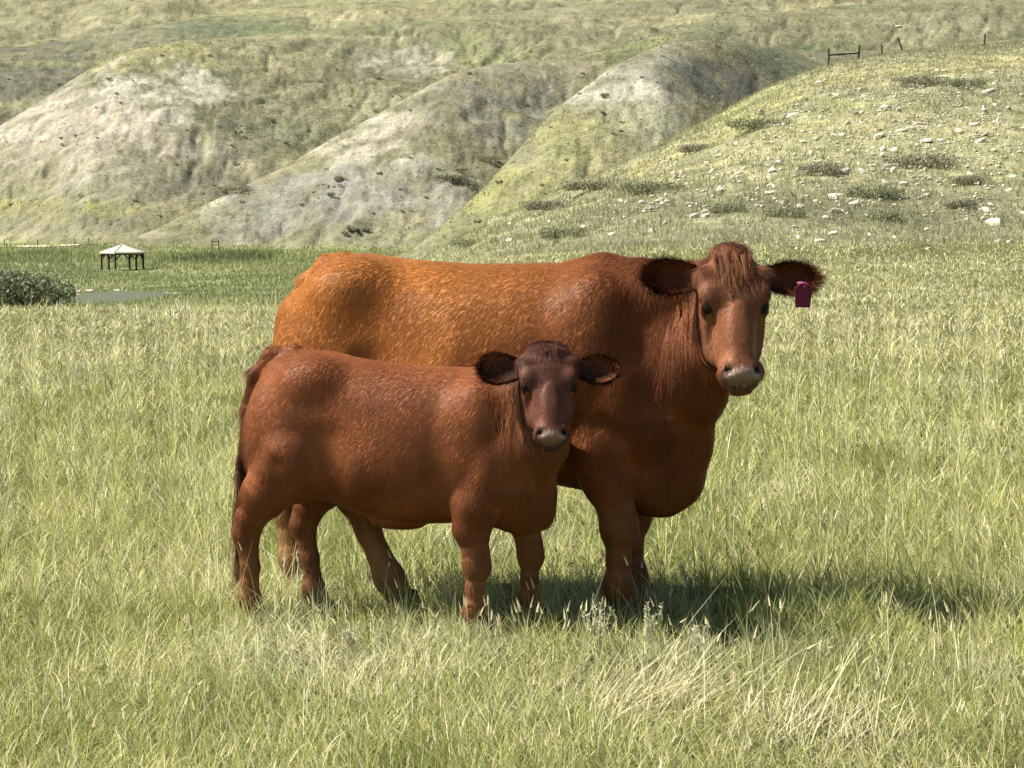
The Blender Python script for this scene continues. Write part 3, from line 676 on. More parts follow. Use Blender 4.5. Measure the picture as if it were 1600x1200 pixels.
def gazebo():
    Y = 197.0; X = float(s_of(192)) * Y; Z = ground_z(X, Y)
    g = empty('gazebo', (X, Y, Z), .35); tag(g, 'open timber gazebo with pale hipped roof on the valley floor', 'gazebo')
    n = 6; R, eave, top = 1.78, 1.55, 2.2; rr = R + .2
    V = [(0, 0, top)]; ring = [(rr * math.cos(k * math.pi / 3), rr * math.sin(k * math.pi / 3)) for k in range(n)]
    V += [(x, y, eave) for x, y in ring] + [(x, y, eave - .12) for x, y in ring] + [(0, 0, top - .12)]
    T = [(0, 1 + k, 1 + (k + 1) % n) for k in range(n)] + [(13, 7 + (k + 1) % n, 7 + k) for k in range(n)]; Q = [(1 + k, 7 + k, 7 + (k + 1) % n, 1 + (k + 1) % n) for k in range(n)]
    me = mesh_np('roof', V, [np.array(T), np.array(Q)], False); me.materials.append(M['roof']); rf = link(bpy.data.objects.new('roof', me), g)
    for k in range(n):
        a = Vector((ring[k][0], ring[k][1], eave + .02)); beam('hip_rib', a, Vector((0, 0, top + .02)), .03, M['roof'], rf)
    fin = post_mesh('finial', .06, .12, M['roof']); link(bpy.data.objects.new('finial', fin), rf).location = (0, 0, top + .02)
    for k in range(n):
        c, s_ = math.cos(k * math.pi / 3), math.sin(k * math.pi / 3); P = Vector((R * c, R * s_, 0))
        beam('post', P - Vector((0, 0, .2)), P + Vector((0, 0, eave - .08)), .075, M['darkwood'], g)
        c2, s2 = math.cos((k + 1) * math.pi / 3), math.sin((k + 1) * math.pi / 3); P2 = Vector((R * c2, R * s2, 0)); u = (P2 - P).normalized()
        beam('lintel', P + Vector((0, 0, eave - .16)), P2 + Vector((0, 0, eave - .16)), .07, M['darkwood'], g)
        for A, d in ((P, u), (P2, -u)): beam('brace', A + Vector((0, 0, eave - .68)), A + d * .5 + Vector((0, 0, eave - .18)), .045, M['darkwood'], g)
gazebo()

# ------------------------------------------------------------------ cattle: implicit body -> one continuous skin, plus short coat of hair
def smin(a, b, k):
    h = np.maximum(k - np.abs(a - b), 0) / k
    return np.minimum(a, b) - h * h * k * 0.25
class Field:
    def __init__(s, lo, hi, h):
        s.lo, s.h = np.array(lo, np.float32), h
        s.ax = [np.arange(lo[i], hi[i], h, dtype=np.float32) for i in range(3)]
        s.F = np.full([len(a) for a in s.ax], 0.25, np.float32)
    def sub(s, lo, hi):
        sl = []; ax = []
        for i in range(3):
            a, b = np.searchsorted(s.ax[i], [lo[i], hi[i]]); sl.append(slice(a, max(b, a + 1))); ax.append(s.ax[i][sl[-1]])
        return tuple(sl), ax[0][:, None, None], ax[1][None, :, None], ax[2][None, None, :]
    def put(s, fn, lo, hi, k, cut=False):
        pad = k + 0.03
        sl, X, Y, Z = s.sub([v - pad for v in lo], [v + pad for v in hi]); d = fn(X, Y, Z)
        s.F[sl] = -smin(-s.F[sl], d, k) if cut else smin(s.F[sl], d, k)
    def cone(s, a, b, ra, rb, k=0.04, flat=1.0, cut=False):
        """tapered limb piece; flat > 1 makes it thinner from side to side"""
        a, b = np.array(a, np.float32), np.array(b, np.float32); m = max(ra, rb)
        sc = np.array([1, flat, 1], np.float32); ab = (b - a) * sc; L2 = float((ab * ab).sum())
        def fn(X, Y, Z):
            px, py, pz = X - a[0], (Y - a[1]) * flat, Z - a[2]
            t = np.clip((px * ab[0] + py * ab[1] + pz * ab[2]) / L2, 0, 1)
            return np.sqrt((px - t * ab[0]) ** 2 + (py - t * ab[1]) ** 2 + (pz - t * ab[2]) ** 2) - (ra + t * (rb - ra))
        s.put(fn, np.minimum(a, b) - m, np.maximum(a, b) + m, k, cut)
    def chain(s, pts, k=0.04, flat=1.0):
        for p, q in zip(pts[:-1], pts[1:]): s.cone(p[:3], q[:3], p[3], q[3], k, flat)
    def ell(s, c, r, k=0.05, R=None, cut=False):
        c, r = np.array(c, np.float32), np.array(r, np.float32); m = float(r.max()); R = np.eye(3) if R is None else np.array(R); R = R.astype(np.float32)
        def fn(X, Y, Z):
            px, py, pz = X - c[0], Y - c[1], Z - c[2]
            q = [(R[i, 0] * px + R[i, 1] * py + R[i, 2] * pz) for i in range(3)]
            k0 = np.sqrt(sum((q[i] / r[i]) ** 2 for i in range(3))); k1 = np.sqrt(sum((q[i] / r[i] ** 2) ** 2 for i in range(3))) + 1e-6
            return k0 * (k0 - 1) / k1
        s.put(fn, c - m, c + m, k, cut)
    def loft(s, st, axis_o, ax, k=0.06, n=2.3, egg=0.0, smooth=0.03):
        """st rows (t, front/top, back/bottom, half width); ax = rows (along, up, side) unit vectors; egg widens the lower half"""
        st = np.array(st, np.float32); o = np.array(axis_o, np.float32); A = np.array(ax, np.float32)
        T = np.arange(st[0, 0] - .02, st[-1, 0] + .02, .004)
        def sm(v):
            q = np.interp(T, st[:, 0], v); m = max(3, int(smooth / .004) | 1); kk = np.hanning(m + 2)[1:-1]; kk /= kk.sum(); return np.convolve(np.pad(q, m // 2, 'edge'), kk, 'valid')
        tp, bt, hw = sm(st[:, 1]), sm(st[:, 2]), sm(st[:, 3]); t0, t1 = st[0, 0], st[-1, 0]
        c = np.array([o + A[0] * t + A[1] * u + A[2] * v for t in (t0, t1) for u in (st[:, 1].max(), st[:, 2].min()) for v in (-st[:, 3].max(), st[:, 3].max())])
        def fn(X, Y, Z):
            px, py, pz = X - o[0], Y - o[1], Z - o[2]
            t, u, v = [A[i, 0] * px + A[i, 1] * py + A[i, 2] * pz for i in range(3)]
            tc = np.clip(t, t0, t1); a, b, w_ = np.interp(tc, T, tp), np.interp(tc, T, bt), np.interp(tc, T, hw)
            a, b, w_ = a.astype(np.float32), b.astype(np.float32), w_.astype(np.float32)
            m, h = (a + b) / 2, (a - b) / 2; e = (u - m) / h
            wv = w_ * (1 - egg * np.clip(e, -1, 1))
            q = (np.abs(e) ** n + np.abs(v / wv) ** n) ** (1 / n)
            d = (q - 1) * np.minimum(w_, h) * 0.9
            over = np.abs(t - tc); return np.where(over > 0, np.sqrt(np.maximum(d, 0) ** 2 + over ** 2) + np.minimum(d, 0) * 0, d)
        s.put(fn, c.min(0), c.max(0), k)
    def surface(s):
        """naive surface nets"""
        Fv = s.F; ins = Fv < 0; n = Fv.shape
        cnt = sum(ins[i:n[0] - 1 + i, j:n[1] - 1 + j, k:n[2] - 1 + k].astype(np.int8) for i in (0, 1) for j in (0, 1) for k in (0, 1))
        I, J, K = np.where((cnt > 0) & (cnt < 8)); N = len(I)
        ids = np.full((n[0] - 1, n[1] - 1, n[2] - 1), -1, np.int32); ids[I, J, K] = np.arange(N)
        cor = [(i, j, k) for i in (0, 1) for j in (0, 1) for k in (0, 1)]; val = {c: Fv[I + c[0], J + c[1], K + c[2]] for c in cor}
        acc = np.zeros((N, 3)); num = np.zeros(N)
        for a in cor:
            for d in range(3):
                if a[d]: continue
                b = list(a); b[d] = 1; b = tuple(b); fa, fb = val[a], val[b]; x = (fa < 0) != (fb < 0)
                t = np.where(x, fa / np.where(fa == fb, 1, fa - fb), 0); p = np.tile(np.array(a, float), (N, 1)); p[:, d] = t
                acc += p * x[:, None]; num += x
        V = (acc / num[:, None] + np.stack([I, J, K], 1)) * s.h + s.lo[None]
        Q = []
        for d in range(3):
            sa = [slice(None)] * 3; sb = [slice(None)] * 3; sa[d] = slice(0, -1); sb[d] = slice(1, None)
            x = ins[tuple(sa)] != ins[tuple(sb)]; P = np.stack(np.where(x), 1); o1, o2 = (d + 1) % 3, (d + 2) % 3
            P = P[(P[:, o1] > 0) & (P[:, o2] > 0) & (P[:, o1] < n[o1] - 1) & (P[:, o2] < n[o2] - 1)]
            def cid(e1, e2):
                q = P.copy(); q[:, o1] -= e1; q[:, o2] -= e2; return ids[q[:, 0], q[:, 1], q[:, 2]]
            q = np.stack([cid(1, 1), cid(0, 1), cid(0, 0), cid(1, 0)], 1); flip = ~ins[P[:, 0], P[:, 1], P[:, 2]]
            q[flip] = q[flip][:, ::-1]; Q.append(q)
        Q = np.concatenate(Q); Q = Q[(Q >= 0).all(1)]
        return V, Q

def vnormals(V, Q):
    a, b, c, d = [V[Q[:, i]] for i in range(4)]; fn = np.cross(c - a, d - b); N = np.zeros_like(V)
    for i in range(4): np.add.at(N, Q[:, i], fn)
    return N / (np.linalg.norm(N, axis=1)[:, None] + 1e-9)

def ear_mesh(root, d, up, cup, L, W):
    """cupped leaf-shaped ear with thickness; d outward, up across the blade, cup the way it opens"""
    root, d, up, cup = [np.array(v, float) for v in (root, d, up, cup)]
    nu, nw = 14, 9; V = []
    for layer in (0, 1):
        for i in range(nu):
            u = i / (nu - 1); wv = W * (0.42 + 0.58 * math.sin(min(1, u * 1.45) * math.pi / 2)) * math.sqrt(max(0.0, 1 - max(0, (u - .45) / .56) ** 2.2)) if u < 1 else W * .05
            for j in range(nw):
                be = (j / (nw - 1) * 2 - 1) * 1.15
                off = (0 if layer == 0 else .007 + .004 * math.cos(be))
                p = root + d * L * u + up * (wv * math.sin(be) / .91) - cup * ((wv * .75) * (math.cos(be) - .4) + off) - cup * .06 * u * u * L
                V.append(p)
    Q = []; B = nu * nw
    for i in range(nu - 1):
        for j in range(nw - 1):
            a = i * nw + j; Q.append((a, a + 1, a + nw + 1, a + nw)); Q.append((B + a, B + a + nw, B + a + nw + 1, B + a + 1))
        for j, s_ in ((0, 0), (nw - 1, 1)):
            a = i * nw + j; q = (a, a + nw, B + a + nw, B + a); Q.append(q if s_ == 0 else q[::-1])
    for j in range(nw - 1):
        a = (nu - 1) * nw + j; Q.append((a, a + 1, B + a + 1, B + a))
    V = np.array(V); inner = np.zeros(len(V)); inner[:B] = 1
    us = np.tile(np.repeat(np.arange(nu) / (nu - 1), nw), 2)
    return V, np.array(Q), inner, us

def hair_object(name, P, rad, C, mat, parent, NR=None):
    """P (n,k,3) strands, C (n,3)"""
    n, k = P.shape[:2]; hc = bpy.data.hair_curves.new(name); hc.add_curves([k] * n)
    hc.points.foreach_set('position', np.ascontiguousarray(P, np.float32).ravel())
    ra = hc.attributes.get('radius') or hc.attributes.new('radius', 'FLOAT', 'POINT')
    t = np.linspace(1, .25, k); ra.data.foreach_set('value', (np.asarray(rad)[:, None] * t[None]).astype(np.float32).ravel())
    ca = hc.attributes.new('col', 'FLOAT_COLOR', 'CURVE'); ca.data.foreach_set('color', np.concatenate([C, np.ones((n, 1))], 1).astype(np.float32).ravel())
    if NR is not None:
        na = hc.attributes.new('nrm', 'FLOAT_VECTOR', 'CURVE'); na.data.foreach_set('vector', np.ascontiguousarray(NR, np.float32).ravel())
    hc.materials.append(mat); o = bpy.data.objects.new(name, hc); return link(o, parent)

def mat_coat(name, hair):
    N = Nodes(name); c = N.attr('col').outputs['Color']
    if not hair:
        co = N.n('TexCoord').outputs['Object']; n2 = N.noise(9, 3, .6, co)
        mp = N.n('Mapping'); N.l(co, mp.inputs[0]); mp.inputs['Rotation'].default_value = (0, math.radians(-38), 0); mp.inputs['Scale'].default_value = (60, 60, 9); nz = N.noise(3.0, 4, .65, mp.outputs[0])
        d = N.ramp(nz.outputs[0], [(.3, (.78, .76, .74)), (.7, (1.16, 1.16, 1.16))]).outputs[0]; c = N.mix(.75, c, d, 'MULTIPLY')
        d = N.ramp(n2.outputs[0], [(.3, (.80, .78, .76)), (.7, (1.18, 1.18, 1.16))]).outputs[0]; c = N.mix(.7, c, d, 'MULTIPLY')
        b = N.bsdf(c, .5, .18); N.bump(nz.outputs[0], b, .3, .005)
    else:
        b = N.bsdf(c, .5, .13)
        if hair == 2:
            vt = N.n('VectorTransform', vector_type='NORMAL', convert_from='OBJECT', convert_to='WORLD'); N.l(N.attr('nrm').outputs['Vector'], vt.inputs[0]); N.l(vt.outputs[0], b.inputs['Normal'])
    return N.done(b.outputs[0])
M['skin'] = mat_coat('cattle_hide', False); M['hair'] = mat_coat('cattle_hair', 1); M['coat'] = mat_coat('cattle_coat', 2)
N_ = Nodes('eye_wet'); M['eye'] = N_.done(N_.bsdf((.010, .006, .004), .12, .22).outputs[0])
M['hoof'] = mat_plain('hoof_horn', (.11, .085, .06), .7, .2, .3, 30)
M['tag'] = mat_plain('purple_tag_plastic', (.17, .02, .06), .55, .25, .25, 40)
M['tagpin'] = mat_plain('tag_button', (.15, .02, .05), .5, .3, .05, 20)

def head_frame(origin, yaw_dir, tilt, Lf):
    """origin: poll in body space; yaw_dir: horizontal facing direction in body space"""
    n = np.array([yaw_dir[0], yaw_dir[1], 0.]); n /= np.linalg.norm(n); dn = np.array([0, 0, -1.])
    a = dn * math.cos(tilt) + n * math.sin(tilt); f = n * math.cos(tilt) - dn * math.sin(tilt); s_ = np.cross(f, a)   # along, front, side
    o = np.array(origin, float)
    def P(t, v, sd): return o + (a * t + f * v + s_ * sd) * Lf
    return a, f, s_, P

def build_bovine(name, label, loc, yaw, S):
    """S: shape dictionary in body space (x forward, y left, z up, metres)"""
    root = empty(name, loc, yaw); tag(root, label, 'cow' if name == 'cow' else 'calf')
    h = S['h']; Fd = Field(S['lo'], S['hi'], h); k = S['k']
    Fd.loft(S['torso'], (0, 0, 0), ((1, 0, 0), (0, 0, 1), (0, 1, 0)), k=.05 * k, n=2.25, egg=S['egg'], smooth=.10 * k)
    for c, r, kk in S['masses']: Fd.ell(c, r, kk)
    for pts, kk, fl in S['limbs']: Fd.chain(pts, kk, fl)
    for c, r, kk in S['hollows']: Fd.ell(c, r, kk, cut=True)
    for p0, p1, r0, kk in S['grooves']: Fd.cone(p0, p1, r0, r0, kk, cut=True)
    # head
    a, f, s_, P = head_frame(*S['head']); lf = S['head'][3]; A = (a, f, s_); Rm = np.array([s_, f, a])
    Fd.loft([(t * lf, u * lf, b * lf, w_ * lf * S['fw'](t)) for t, u, b, w_ in S['face']], S['head'][0], A, k=.05 * k, n=2.15, egg=-.08, smooth=.035 * lf)
    ew = S['fw'](.2)
    for sd_ in (-1, 1):
        sd = sd_ * ew / 1.06
        E = lambda c, r, kk, cut=False: Fd.ell(P(*c), np.array(r) * lf, kk * lf, Rm, cut)
        E((.165, -.034, .098 * sd), (.034, .030, .040), .05)                   # brow
        E((.218, -.046, .122 * sd), (.020, .034, .030), .02, True)             # socket
        E((.215, -.060, .104 * sd), (.026, .030, .034), .012)                  # lids
        E((.200, -.036, .113 * sd), (.014, .018, .012), .012)                  # upper lid fold
        E((.30, -.15, .066 * sd), (.05, .10, .11), .06)                        # cheek and jaw
        E((.478, -.034, .048 * sd), (.040, .040, .045), .03)                   # nostril wing
        E((.492, -.002, .050 * sd), (.018, .034, .022), .008, True)            # nostril
        E((.355, -.050, .092 * sd), (.022, .06, .09), .05, True)               # hollow beside the nose
        E((.08, -.075, .098 * sd), (.045, .045, .045), .05)                    # ear base
    E = lambda c, r, kk, cut=False: Fd.ell(P(*c), np.array(r) * lf, kk * lf, Rm, cut)
    E((.505, -.030, 0), (.060, .040, .033), .03); E((.520, -.095, 0), (.045, .045, .040), .03); E((.0, -.075, 0), (S['poll'], .055, .06 if S['poll'] < .06 else .03), .06)
    E((.36, .0, 0), (.045, .018, .12), .04)                                    # bridge of the nose
    E((.543, -.066, 0), (.07, .04, .004), .006, True)                          # mouth
    V, Q = Fd.surface(); nb = len(V)
    # ears joined into the same skin
    inner = np.zeros(nb); eu = np.zeros(nb); earid = np.zeros(nb, int)
    for e, (rt, d, up, cup, L, W) in enumerate(S['ears']):
        dv = s_ * d[0] + a * d[1] + f * d[2]; dv /= np.linalg.norm(dv); cu = s_ * cup[0] + a * cup[1] + f * cup[2]; cu -= dv * cu.dot(dv); cu /= np.linalg.norm(cu)
        uu = np.cross(cu, dv); ev, eq, ei, us = ear_mesh(P(*rt), dv, uu, cu, L, W)
        Q = np.concatenate([Q, eq + len(V)]); V = np.concatenate([V, ev]); inner = np.concatenate([inner, ei]); eu = np.concatenate([eu, us]); earid = np.concatenate([earid, np.full(len(ev), e + 1)])
    N = vnormals(V, Q)
    # coat colour by body region (bleached back, dark neck, pale lower legs, bare muzzle; shade painted into ear cups and calf underside)
    hd = (V - S['head'][0]) @ np.stack(A, 1) / lf
    n3 = fbm(V[:, 0] * 5 + 3 * V[:, 1], V[:, 2] * 5, 4)
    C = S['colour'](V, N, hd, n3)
    mq = np.sqrt(((hd[:, 0] - .512) / .050) ** 2 + ((hd[:, 1] + .028) / .075) ** 2 + (hd[:, 2] / .086) ** 2) + .18 * n3
    muz = (1 - sstep(.70, 1.10, mq)) * (earid == 0)
    rim = 0
    for sd in (-1, 1): rim = np.maximum(rim, 1 - sstep(1.0, 2.0, np.linalg.norm((hd - np.array([.490, -.012, .049 * sd * ew / 1.06])) / np.array([.021, .03, .019])[None], axis=1)))
    mc = np.array(S['muzzle'])[None] * (1 + .35 * n3)[:, None] * (1 - .35 * sstep(.51, .535, hd[:, 0]))[:, None]; mc = mc * (1 - .8 * rim)[:, None] + np.array((.46, .33, .27))[None] * .8 * rim[:, None]
    C = C * (1 - muz[:, None]) + mc * muz[:, None]
    dk = np.zeros(len(V))
    for sd in (-1, 1):
        dk = np.maximum(dk, 1 - sstep(.75, 1.05, np.linalg.norm((hd - np.array([.491, -.014, .050 * sd * ew / 1.06])) / np.array([.022, .034, .0195])[None], axis=1)))
        ring = np.linalg.norm(hd - np.array([.215, -.045, .116 * sd * ew / 1.06]), axis=1); dk = np.maximum(dk, .7 * (1 - sstep(.030, .040, ring)))
    low = 0
    for sd in (-1, 1): low = np.maximum(low, 1 - sstep(.6, 1.1, np.linalg.norm((hd - np.array([.246, -.04, .112 * sd * ew / 1.06])) / np.array([.010, .03, .022])[None], axis=1)))
    C = C * (1 - .9 * dk[:, None]); C = C * (1 - .7 * low[:, None]) + np.array((.50, .32, .22))[None] * .7 * low[:, None]
    C = C * (1 - (inner * .85)[:, None]); C = np.where((earid > 0)[:, None], C * np.array([.85, .8, .85])[None], C)  # ear cups darkened, the shade inside them is in the colour
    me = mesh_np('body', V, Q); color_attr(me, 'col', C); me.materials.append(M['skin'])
    body = link(bpy.data.objects.new('body', me), root)
    # short coat
    r = np.random.default_rng(S['seed']); T = np.concatenate([Q[:, [0, 1, 2]], Q[:, [0, 2, 3]]])
    ar = np.linalg.norm(np.cross(V[T[:, 1]] - V[T[:, 0]], V[T[:, 2]] - V[T[:, 0]]), axis=1)
    cen = V[T].mean(1); wgt = ar * S['density'](cen, (cen - S['head'][0]) @ np.stack(A, 1) / lf) * np.where(earid[T[:, 0]] > 0, 3.0, 1) * (1 - .97 * muz[T[:, 0]])
    n = S['hairs']; ti = r.choice(len(T), n, p=wgt / wgt.sum()); b1, b2 = r.uniform(0, 1, n), r.uniform(0, 1, n); sw = b1 + b2 > 1; b1[sw], b2[sw] = 1 - b1[sw], 1 - b2[sw]; b0 = 1 - b1 - b2
    w3 = np.stack([b0, b1, b2], 1)[:, :, None]; Pr = (V[T[ti]] * w3).sum(1); Nr = (N[T[ti]] * w3).sum(1); Nr /= np.linalg.norm(Nr, axis=1)[:, None] + 1e-9; Cr = (C[T[ti]] * w3).sum(1); er = earid[T[ti, 0]]; eur = (eu[T[ti]] * w3[:, :, 0]).sum(1); inr = inner[T[ti, 0]]
    hr = (Pr - S['head'][0]) @ np.stack(A, 1) / lf; Lh, D = S['groom'](Pr, Nr, hr, a, f, s_)
    for e, (rt, d, up, cup, L, W) in enumerate(S['ears']):
        dv = s_ * d[0] + a * d[1] + f * d[2]; m = er == e + 1; D[m] = dv / np.linalg.norm(dv) + .5 * r.normal(0, 1, (m.sum(), 3)); Lh[m] = S['earhair'] * (.5 + .75 * eur[m])
    D = D - Nr * (D * Nr).sum(1)[:, None]; D /= np.linalg.norm(D, axis=1)[:, None] + 1e-9
    sw_ = fbm(Pr[:, 0] * 14, Pr[:, 2] * 14 + Pr[:, 1] * 9, 3); side = np.cross(Nr, D); D = D + side * (.07 * sw_ + r.normal(0, .07, n))[:, None]
    lift = np.clip(r.normal(.06, .012, n), .035, .5) * np.where(er > 0, 5.5, 1) * np.where(hr[:, 0] < .12, 1.5, 1); Lh = Lh * r.lognormal(0, .25, n)
    K = 4; St = np.zeros((n, K, 3)); p = Pr + Nr * .0002; St[:, 0] = p
    for i in range(1, K):
        q = D * np.cos(lift)[:, None] + Nr * (np.sin(lift) * (1.5 - i / K))[:, None]; p = p + q * (Lh / (K - 1))[:, None]; St[:, i] = p
    Cr[er > 0] *= r.uniform(.5, 2.2, (er > 0).sum())[:, None]
    Cr = np.clip(Cr * r.lognormal(.0, .06, n)[:, None], .003, .9)
    hair_object('coat', St, S['hair_r'] * r.uniform(.7, 1.3, n), Cr, M['coat'], root, Nr + .05 * r.normal(0, 1, (n, 3)))
    # long locks that follow the skin: forelock, neck streaks, tail switch
    bv = BVHTree.FromPolygons(V.tolist(), Q.tolist())
    strands, cols, rads = [], [], []
    for (p0, spread, count, dirv, L, clump, col, stick) in S['locks'](P, a, f, s_):
        for c in range(count):
            st = np.array(p0) + r.uniform(-1, 1, 3) * np.array(spread); LL = L * r.uniform(.6, 1.15); d0 = np.array(dirv, float) + r.normal(0, .10, 3); d0 /= np.linalg.norm(d0); cc = np.array(col) * r.lognormal(0, .25)
            for hh in range(clump):
                q = st + r.normal(0, .004, 3); d = d0 + r.normal(0, .05, 3); path = []
                for i in range(7):
                    if stick:
                        co, no, _, _ = bv.find_nearest(Vector(q)); q = np.array(co) + np.array(no) * (.004 + .006 * i / 6 + r.uniform(0, .003))
                    path.append(q.copy()); q = q + (d + r.normal(0, .05, 3)) * LL / 6
                    if not stick: d = d + np.array([0, 0, -.16])
                strands.append(path); cols.append(cc * r.lognormal(0, .18)); rads.append(S['hair_r'] * 1.1 * r.uniform(.7, 1.3))
    if strands: hair_object('long_hair', np.array(strands), np.array(rads), np.clip(np.array(cols), .003, .9), M['hair'], root)
    # eyes and hooves
    for sd in (-1, 1):
        u, v = 16, 10; R_e = .0265 * lf; ev = []; eq = []
        for j in range(v + 1):
            for i in range(u):
                th, ph = j / v * math.pi, i / u * 2 * math.pi; ev.append((R_e * math.sin(th) * math.cos(ph), R_e * math.sin(th) * math.sin(ph), R_e * math.cos(th)))
        for j in range(v):
            for i in range(u): eq.append((j * u + i, (j + 1) * u + i, (j + 1) * u + (i + 1) % u, j * u + (i + 1) % u))
        m2 = mesh_np('eye', ev, np.array(eq)); m2.materials.append(M['eye']); o = link(bpy.data.objects.new('eye', m2), root); o.location = P(.217, -.048, .1060 * sd * (1.03 if lf > .8 else 1.20))
    for (hx, hy, hs, hz) in S['hooves']:
        hs = hs * .88
        hv, hq = [], []
        for cl in (-1, 1):                                  # two claws
            b = len(hv); rings = [(0, 1.0), (.045, .92), (.085, .80)]
            for z, q in rings:
                for i in range(12):
                    th = i / 12 * 2 * math.pi; hv.append(((.052 * math.cos(th) * q + .018 * (1 - z / .085) + (.012 if math.cos(th) > 0 else 0)) * hs, (cl * .029 + .027 * math.sin(th) * q) * hs, z * hs))
            for j in range(2):
                for i in range(12): hq.append((b + j * 12 + i, b + j * 12 + (i + 1) % 12, b + (j + 1) * 12 + (i + 1) % 12, b + (j + 1) * 12 + i))
        m2 = mesh_np('hoof', hv, np.array(hq)); m2.materials.append(M['hoof']); o = link(bpy.data.objects.new('hoof', m2), root); o.location = (hx, hy, hz)
    return root, (a, f, s_, P)

# ---- adult cow
YC = math.radians(-13); YK = math.radians(-15.5)
def to_body(loc, yaw, w_):
    d = np.array(w_, float) - np.array([loc[0], loc[1], 0]); c, s_ = math.cos(-yaw), math.sin(-yaw); return np.array([d[0] * c - d[1] * s_, d[0] * s_ + d[1] * c, d[2]])
def dir_body(yaw, d):
    c, s_ = math.cos(-yaw), math.sin(-yaw); return (d[0] * c - d[1] * s_, d[0] * s_ + d[1] * c)
FACE = [(-.03, -.06, -.13, .030), (.01, -.035, -.17, .062), (.06, -.008, -.20, .095), (.12, .004, -.235, .115), (.20, .004, -.25, .118), (.27, -.002, -.25, .106), (.34, -.010, -.23, .088), (.40, -.016, -.185, .079), (.45, -.018, -.155, .079), (.49, -.022, -.14, .080), (.53, -.035, -.125, .066), (.55, -.055, -.11, .045)]

COW_LOC = (0.436, 8.886, 0); CALF_LOC = (-0.029, 8.485, 0)
poll = to_body(COW_LOC, YC, at(1146, 394, 8.50))
legs_c = [
    # near fore, far fore, near hind (stepped forward), far hind (set back)
    [(.06, -.19, .90, .15), (-.06, -.215, .67, .118), (-.03, -.21, .55, .092), (.008, -.185, .41, .064), (.014, -.18, .355, .066), (.010, -.175, .25, .040), (.008, -.17, .135, .054), (.045, -.17, .05, .052)],
    [(.06, .19, .90, .15), (-.05, .21, .66, .115), (-.02, .20, .56, .095), (.0, .18, .41, .064), (.004, .175, .355, .066), (.0, .17, .25, .040), (.0, .165, .135, .054), (.035, .165, .05, .052)],
    [(-.96, -.20, .80, .155), (-1.02, -.215, .64, .115), (-1.055, -.205, .52, .072), (-1.04, -.20, .46, .066), (-.98, -.19, .32, .044), (-.90, -.18, .14, .054), (-.85, -.175, .05, .054)],
    [(-1.06, .19, .80, .155), (-1.28, .20, .64, .11), (-1.46, .195, .53, .068), (-1.47, .19, .46, .064), (-1.44, .185, .32, .043), (-1.41, .18, .14, .053), (-1.37, .175, .05, .054)]]
def cow_colour(V, N, hd, n3):
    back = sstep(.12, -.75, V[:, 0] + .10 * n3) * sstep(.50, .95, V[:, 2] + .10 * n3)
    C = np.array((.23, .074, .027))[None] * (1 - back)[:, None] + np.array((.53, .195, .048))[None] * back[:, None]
    leg = sstep(.60, .35, V[:, 2]) ; C = C * (1 - leg[:, None]) + np.array((.26, .105, .04))[None] * leg[:, None]
    pale = sstep(.42, .22, V[:, 2]) * sstep(-.6, -.8, V[:, 0]); C = C * (1 - .7 * pale[:, None]) + np.array((.48, .27, .12))[None] * .7 * pale[:, None]
    head = ((np.abs(hd[:, 0] - .25) < .42) & (np.abs(hd[:, 2]) < .17) & (hd[:, 1] > -.30) & (V[:, 0] > .2)).astype(float) * (hd[:, 1] > -.22)
    C = C * (1 - head[:, None]) + np.array((.30, .118, .06))[None] * head[:, None]
    return C * (1 + .20 * n3)[:, None]
def cow_groom(P_, N_, hr, a, f, s_):
    n = len(P_); D = np.tile(np.array([-.62, 0, -.78]), (n, 1)); L = np.full(n, .019)
    nk = sstep(-.15, .15, P_[:, 0]); D = D * (1 - nk)[:, None] + np.array([-.15, 0, -1.])[None] * nk[:, None]; L = L + .014 * nk
    leg = P_[:, 2] < .6; D[leg] = (-.1, 0, -1); L[leg] = .020
    hm = (np.abs(hr[:, 0] - .28) < .36) & (np.abs(hr[:, 2]) < .16) & (hr[:, 1] > -.2) & (P_[:, 0] > .22)
    D[hm] = a[None] + s_[None] * (hr[hm, 2] * 2.5)[:, None]; L[hm] = .014 + .030 * sstep(.14, .0, hr[hm, 0]); return L, D
def cow_density(c, hr):
    hm = (np.abs(hr[:, 0] - .28) < .36) & (np.abs(hr[:, 2]) < .16) & (hr[:, 1] > -.2); neck = sstep(-.05, .15, c[:, 0]); leg = sstep(.55, .40, c[:, 2])
    return .8 + 1.0 * hm + .25 * neck + .1 * leg
def cow_locks(P, a, f, s_):
    out = [(P(.0, -.05, 0), (.07, .05, .035), 40, a * .8 + f * .45, .085, 14, (.22, .085, .035), False), (P(.10, .0, .0), (.05, .03, .04), 16, a, .07, 10, (.22, .085, .04), True), (P(.02, -.07, 0), (.07, .05, .02), 14, a * .2 + np.array([0, 0, 1.]), .05, 12, (.20, .07, .03), False)]
    g = np.array([0, 0, -1.])
    for i in range(20):
        u = i / 19; out.append((P(.16 + .12 * u, -.17 - .05 * u, -.15 - .10 * u) + 0 * g, (.03, .03, .05), 3, g + np.array([.05, 0, 0]), .24, 12, (.40 - .14 * u, .155 - .055 * u, .07 - .02 * u), True))
    for i in range(9): out.append((np.array([.32 - .14 * i / 8, -.30, 1.06 - .06 * (i % 3)]), (.02, .02, .08), 2, g, .18, 10, (.24, .086, .036), True))
    return out
cow_fd = dir_body(YC, (0.11, -1.0))
